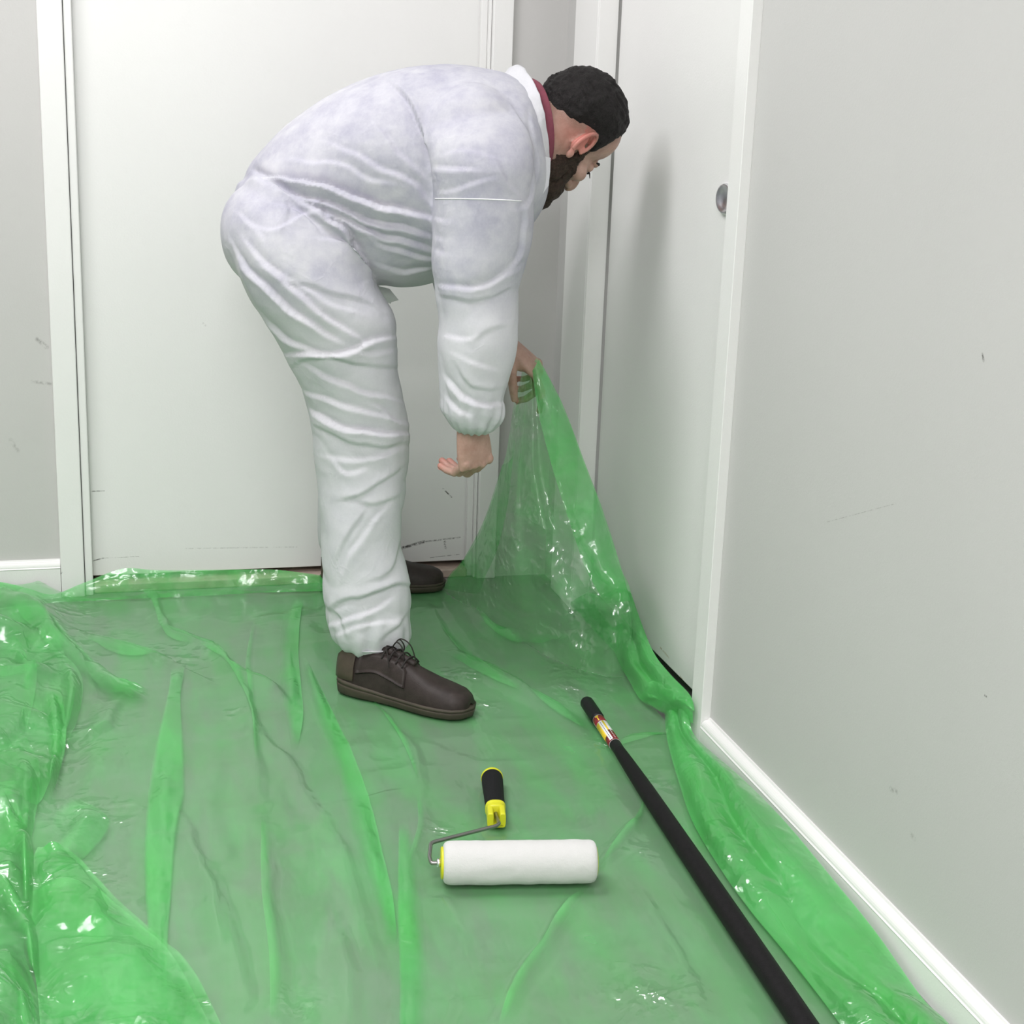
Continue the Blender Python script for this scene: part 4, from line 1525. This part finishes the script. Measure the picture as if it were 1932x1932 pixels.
def ribbon(A, B, nu=60, nv=14, bulge=.012, layers=2, gap=.0035, lift=.003, crk=.0025, seed=1, humps=1, mid=None, up=(0, -.25, .95), flat=True, ck=.2, nf=22, soft=(0, 0, 0)):
    """strip of film folded over itself between two space curves"""
    A, B = cat_rom(A, nu), cat_rom(B, nu)
    v = np.linspace(0, 1, nv)
    if mid is not None:
        C = cat_rom(mid, nu)
        wA, wC, wB = 2 * (v - .5) * (v - 1), 4 * v * (1 - v), 2 * v * (v - .5)
        S = A[:, None] * wA[None, :, None] + C[:, None] * wC[None, :, None] + B[:, None] * wB[None, :, None]
    else:
        S = A[:, None] * (1 - v)[None, :, None] + B[:, None] * v[None, :, None]
    upv = np.asarray(up, float) / np.linalg.norm(up)
    for k in range(layers):
        u1 = np.linspace(0, 1, nu)[:, None]
        vw = v[None, :] + (.10 * np.sin(u1 * 7 + seed) + .05 * np.sin(u1 * 19 + seed * 2)) * np.sin(np.pi * v)[None, :] * (humps > 1)
        sh = np.abs(np.sin(np.pi * humps * vw)) * (np.sin(np.pi * v) ** .35)[None, :]
        P = S + upv * (bulge * sh * (1 + .25 * k) * (.75 + .35 * np.sin(u1 * 11 + seed)))[:, :, None]
        P = P.reshape(-1, 3)
        n1 = (ridged(P, nf, seed + 5 * k, 2) * crk + fbm(P, 9, seed + 7 * k, 2) * crk * 1.4) * np.tile(np.clip(np.sin(np.pi * v) * 2.2, .12, 1), nu)
        P = P + upv * n1[:, None]
        if flat:
            P[:, 2] = np.maximum(P[:, 2] + lift + gap * k, sheet_h(P[:, :2]) + lift + gap * k)
        else:
            P = P + upv * (lift + gap * k)
        uu_ = np.repeat(np.linspace(0, 1, nu), nv)
        vv_ = np.tile(v, nu)
        den = np.ones(len(P))
        if soft[0]:
            den *= sstep(0, soft[0], vv_)
        if soft[1]:
            den *= sstep(0, soft[1], 1 - vv_)
        if soft[2]:
            den *= sstep(0, soft[2], uu_) * sstep(0, soft[2], 1 - uu_)
        push(P, nu, nv, ck, den)


fz = lambda L, z=0.0: [fl(a, b, z) for a, b in L]
# pleats lying on the floor
ribbon(fz([(322, 1270), (318, 1310), (305, 1367), (284, 1468), (274, 1569), (273, 1670), (277, 1737), (282, 1830), (290, 1990)]),
       fz([(352, 1262), (342, 1320), (346, 1401), (350, 1502), (338, 1560), (330, 1620), (324, 1704), (318, 1790), (318, 1990)]), 90, 20, .007, 2, seed=3, soft=(.12, .12, .08))
ribbon(fz([(570, 1252), (584, 1310), (602, 1370), (628, 1430), (650, 1530), (676, 1620), (704, 1700), (726, 1790)]),
       fz([(580, 1254), (608, 1310), (635, 1370), (665, 1430), (700, 1530), (722, 1620), (740, 1700), (750, 1790)]), 80, 18, .007, 2, seed=13, soft=(.75, 0, .10))
ribbon(fz([(752, 1560), (750, 1650), (750, 1750), (753, 1850), (752, 1990)]), fz([(772, 1556), (788, 1650), (800, 1750), (806, 1850), (812, 1990)]), 60, 18, .006, 2, seed=23, soft=(.1, .7, .12))
ribbon(fz([(552, 1135), (534, 1175), (528, 1240), (530, 1300), (540, 1360), (550, 1420)]), fz([(574, 1138), (566, 1180), (563, 1240), (569, 1310), (572, 1360), (562, 1420)]), 60, 18, .006, 2, seed=33, soft=(.7, 0, .15))
ribbon(fz([(0, 1135), (90, 1185), (165, 1240), (225, 1290), (285, 1325)]), fz([(-20, 1205), (60, 1232), (130, 1285), (200, 1320), (285, 1328)]), 60, 20, .022, 2, seed=43, crk=.004, soft=(.15, .5, .15))
# big flap folded over in the near corner
ribbon(fz([(72, 1615), (60, 1650), (62, 1720), (52, 1800), (70, 1870), (80, 2000)]), fz([(128, 1612), (165, 1650), (235, 1722), (300, 1780), (370, 1850), (440, 2000)]), 80, 40, .018, 2, seed=53, crk=.006, nf=12, ck=.45)
ribbon(fz([(60, 1700), (55, 1800), (70, 1880), (80, 2000)]), fz([(180, 1690), (260, 1760), (330, 1830), (420, 2000)]), 60, 36, .026, 1, lift=.012, seed=57, crk=.006, nf=12, ck=.45)
# crumpled layers of the heap
ribbon(fz([(-200, 1150), (-200, 1280), (-200, 1400), (-200, 1540)], .03), fz([(90, 1205), (140, 1300), (122, 1400), (88, 1500), (70, 1530)], .004), 90, 70, .035, 1, seed=63, crk=.022, ck=.4, nf=6)
ribbon(fz([(-200, 1560), (-200, 1700), (-200, 1820), (-200, 2000)], .03), fz([(62, 1500), (50, 1600), (62, 1700), (45, 1790), (75, 1900), (80, 2000)], .004), 90, 70, .035, 1, seed=73, crk=.022, ck=.4, nf=6)
for k, (a, b, bl_, ly) in enumerate([
        ([(0, 1180), (60, 1215), (112, 1290), (118, 1400)], [(30, 1172), (100, 1245), (158, 1300), (128, 1425)], .028, 1),
        ([(70, 1310), (88, 1400), (92, 1500)], [(112, 1300), (127, 1400), (97, 1520)], .022, 2),
        ([(-20, 1430), (20, 1500), (38, 1600)], [(40, 1400), (78, 1470), (56, 1610)], .03, 1),
        ([(-10, 1560), (30, 1640), (42, 1730)], [(20, 1530), (62, 1600), (60, 1740)], .03, 2),
        ([(-30, 1700), (25, 1770), (55, 1860)], [(15, 1680), (66, 1750), (78, 1870)], .028, 2),
        ([(0, 1240), (40, 1300), (30, 1400)], [(30, 1230), (72, 1300), (50, 1410)], .035, 1),
        ([(90, 1560), (110, 1590), (60, 1640)], [(150, 1510), (210, 1560), (150, 1640)], .02, 1),
        ([(-40, 1860), (10, 1900), (30, 1990)], [(20, 1840), (60, 1880), (80, 1990)], .03, 1)]):
    ribbon(fz(a, .012), fz(b, .006), 50, 18, bl_, ly, seed=301 + 11 * k, crk=.005, nf=9, ck=.4, lift=.006, soft=(.5, .05, .2))
# smaller creases where the film doubles up on itself
for k, (ln, w) in enumerate([
        ([(480, 1180), (470, 1260), (480, 1330)], 9), ([(410, 1240), (450, 1280), (480, 1350), (486, 1460)], 10), 
        ([(500, 1540), (505, 1680), (520, 1820), (515, 1960)], 16), 
        ([(830, 1180), (880, 1235), (960, 1290)], 14), ([(900, 1150), (930, 1190), (1000, 1210), (1090, 1200)], 12),
        ([(1000, 1310), (1060, 1345), (1112, 1375)], 16), ([(845, 1240), (920, 1275), (985, 1310)], 12), ([(1108, 1672), (1040, 1775), (975, 1880), (940, 1960)], 13), ([(1220, 1500), (1205, 1550), (1165, 1605), (1130, 1640)], 9),
        ([(240, 1085), (290, 1135), (316, 1195), (370, 1218)], 12), ([(380, 1220), (430, 1250), (460, 1285)], 12), ([(160, 1205), (230, 1228), (300, 1240)], 16), ([(790, 1510), (795, 1570), (770, 1640)], 10), ([(700, 1320), (760, 1400), (790, 1480)], 7),
        ([(1155, 1410), (1210, 1395), (1262, 1388)], 8)]):
    L0 = np.array(ln, float)
    tn0 = np.gradient(L0, axis=0)
    nr0 = np.stack([-tn0[:, 1], tn0[:, 0]], 1) / np.linalg.norm(tn0, axis=1)[:, None]
    tp = np.array([.5] + [1.0] * (len(ln) - 2) + [.5])[:, None] * w * .8
    ribbon(fz(L0 - nr0 * tp), fz(L0 + nr0 * tp), 50, 14, .005, 1, seed=501 + 7 * k, crk=.0015, lift=.0025, ck=.1, soft=(.75, .06, .25))
# hem turned up against the back wall
WY = 3.425
ribbon([at(a, b, WY) for a, b in [(-60, 1100), (0, 1099), (55, 1112), (100, 1122), (160, 1100), (232, 1074), (300, 1077), (420, 1076), (520, 1076), (615, 1088)]],
       [(lambda q: q if q[1] < 3.415 else at(a, b + 8, 3.412) * np.array([1, 1, 0]) + np.array([0, 0, .006]))(fl(a, b, .004)) for a, b in [(-60, 1160), (0, 1150), (60, 1142), (115, 1136), (200, 1128), (262, 1120), (310, 1118), (430, 1116), (520, 1116), (615, 1116)]],
       110, 14, .007, 2, up=(0, -.8, .6), lift=.001, seed=83, flat=False, crk=.006, ck=.4, nf=14)
# tent of film pulled up by the hand
Lc = [at(985, 702, 2.985), at(968, 780, 3.03), at(950, 880, 3.09), at(915, 985, 3.19), at(878, 1055, 3.29), at(852, 1085, 3.36), fl(836, 1112, .004)]
Mc = [at(1000, 695, 2.965), at(1000, 790, 2.955), at(1000, 890, 2.945), at(1005, 990, 2.935), at(1012, 1090, 2.93), at(1022, 1170, 2.93), fl(1042, 1244, .004)]
Rc = [at(1014, 676, 2.97), at(1058, 760, 2.96), at(1100, 870, 2.94), at(1134, 960, 2.91), atx(1166, 1060, 1.020), atx(1192, 1130, 1.022), np.array([1.018, 2.76, .005])]
nu, nv = 110, 110
A, C, B = cat_rom(Lc, nu), cat_rom(Mc, nu), cat_rom(Rc, nu)
v = np.linspace(0, 1, nv)
S = A[:, None] * (2 * (v - .5) * (v - 1))[None, :, None] + C[:, None] * (4 * v * (1 - v))[None, :, None] + B[:, None] * (2 * v * (v - .5))[None, :, None]
tu = np.linspace(0, 1, nu)[:, None]
pl = np.sin(v[None, :] * 2 * math.pi * 4.2 + 2.0 + 1.2 * np.sin(tu * 5)) * .014 * np.sin(np.pi * np.clip(tu, .02, 1)) ** .7
pl = pl * np.sin(np.pi * np.clip(v, .0, 1))[None, :] ** .4
P = S.copy()
P[:, :, 1] += pl
P = P.reshape(-1, 3)
w = np.repeat(1 - tu ** 6, nv, 1).ravel()
P[:, 1] += w * (.004 * ridged(P * np.array([1, 1, .6]), 17, 7, 3) + .005 * fbm(P, 10, 19, 2))
P[:, 2] = np.maximum(P[:, 2], sheet_h(P[:, :2]) + .001)
push(P, nu, nv, .75)
# hem folded over along the tent's edge
Rh = [q + np.array([0, -.010, 0]) for q in Rc[:5]] + [Rc[5] + np.array([-.006, -.006, 0])]
Ih = [at(1004, 700, 2.952), at(1018, 790, 2.93), at(1044, 890, 2.915), at(1076, 990, 2.89), at(1106, 1075, 2.87), at(1142, 1138, 2.86)]
ribbon(Ih, Rh, 80, 16, .012, 2, up=(-.2, -1, .2), lift=.002, crk=.003, seed=93, flat=False)
# back edge of the tent, double where it hangs behind
ribbon([q + np.array([0, .012, 0]) for q in Lc[2:]], [at(968, 860, 3.05), at(958, 950, 3.10), at(940, 1030, 3.17), at(915, 1090, 3.22), fl(905, 1120, .004)], 50, 16, .012, 1, up=(0, -1, .1), lift=.0, seed=97, flat=False)
# gathered edge along the side wall
wx = lambda L, x=1.019: [atx(a, b, x) for a, b in L]
ribbon(fz([(1142, 1138), (1150, 1190), (1168, 1250), (1190, 1290), (1212, 1325), (1250, 1340)], .012), wx([(1192, 1122), (1216, 1190), (1238, 1240), (1268, 1278), (1304, 1316), (1312, 1345)]),
       70, 24, .018, 3, up=(-.5, -.4, .8), seed=103, humps=2, crk=.004, flat=False)
ribbon(fz([(1212, 1318), (1238, 1340), (1262, 1352), (1285, 1362)], .02), wx([(1250, 1290), (1290, 1310), (1306, 1330), (1308, 1368)]), 40, 20, .02, 2, up=(-.4, -.4, .8), seed=113, crk=.006, flat=False)
ribbon(fz([(1258, 1342), (1262, 1400), (1284, 1480), (1312, 1560), (1366, 1650), (1420, 1725), (1482, 1800), (1560, 1900), (1640, 2010)], .008),
       wx([(1305, 1345), (1314, 1394), (1402, 1474), (1480, 1552), (1572, 1662), (1656, 1766), (1742, 1888), (1790, 1935), (1850, 2010)]),
       140, 40, .018, 3, up=(-.5, -.2, .8), seed=123, humps=2, crk=.0030, lift=.004, flat=False, ck=.45, nf=14)
allv, allf = np.concatenate(film_v), np.concatenate(film_f)
allv[:, 1] = np.minimum(allv[:, 1], 3.458 + .004 * vnoise(allv, 30, 2))
allv[:, 0] = np.where(allv[:, 1] > 2.39, np.minimum(allv[:, 0], 1.0245), np.minimum(allv[:, 0], 1.0255))
ckall = np.concatenate(crk_v)
denall = np.concatenate(den_v)
bot = S[-1][:, :2]
gc = gv[film_f[0]].mean(1)
xs_ = np.concatenate([bot[:, 0], [1.05]])
ys_ = np.concatenate([bot[:, 1], [bot[-1, 1]]])
o_ = np.argsort(xs_)
low = S[-1][:, 2] < .02
xlim = bot[low, 0].max()
cut = (gc[:, 0] > bot[0, 0] + .006) & (gc[:, 0] < xlim) & (gc[:, 1] > np.interp(gc[:, 0], xs_[o_], ys_[o_]) + .006)
allf = np.concatenate([film_f[0][~cut]] + film_f[1:])
sheet = mesh_obj('plastic_sheet', allv, allf, M_film)
tag(sheet, 'translucent green plastic drop sheet wrinkled over the floor and pulled up at the corner', 'plastic sheet')
at_ = sheet.data.attributes.new('crinkle', 'FLOAT', 'POINT')
at_.data.foreach_set('value', ckall)
at_ = sheet.data.attributes.new('film_weight', 'FLOAT', 'POINT')
at_.data.foreach_set('value', denall)
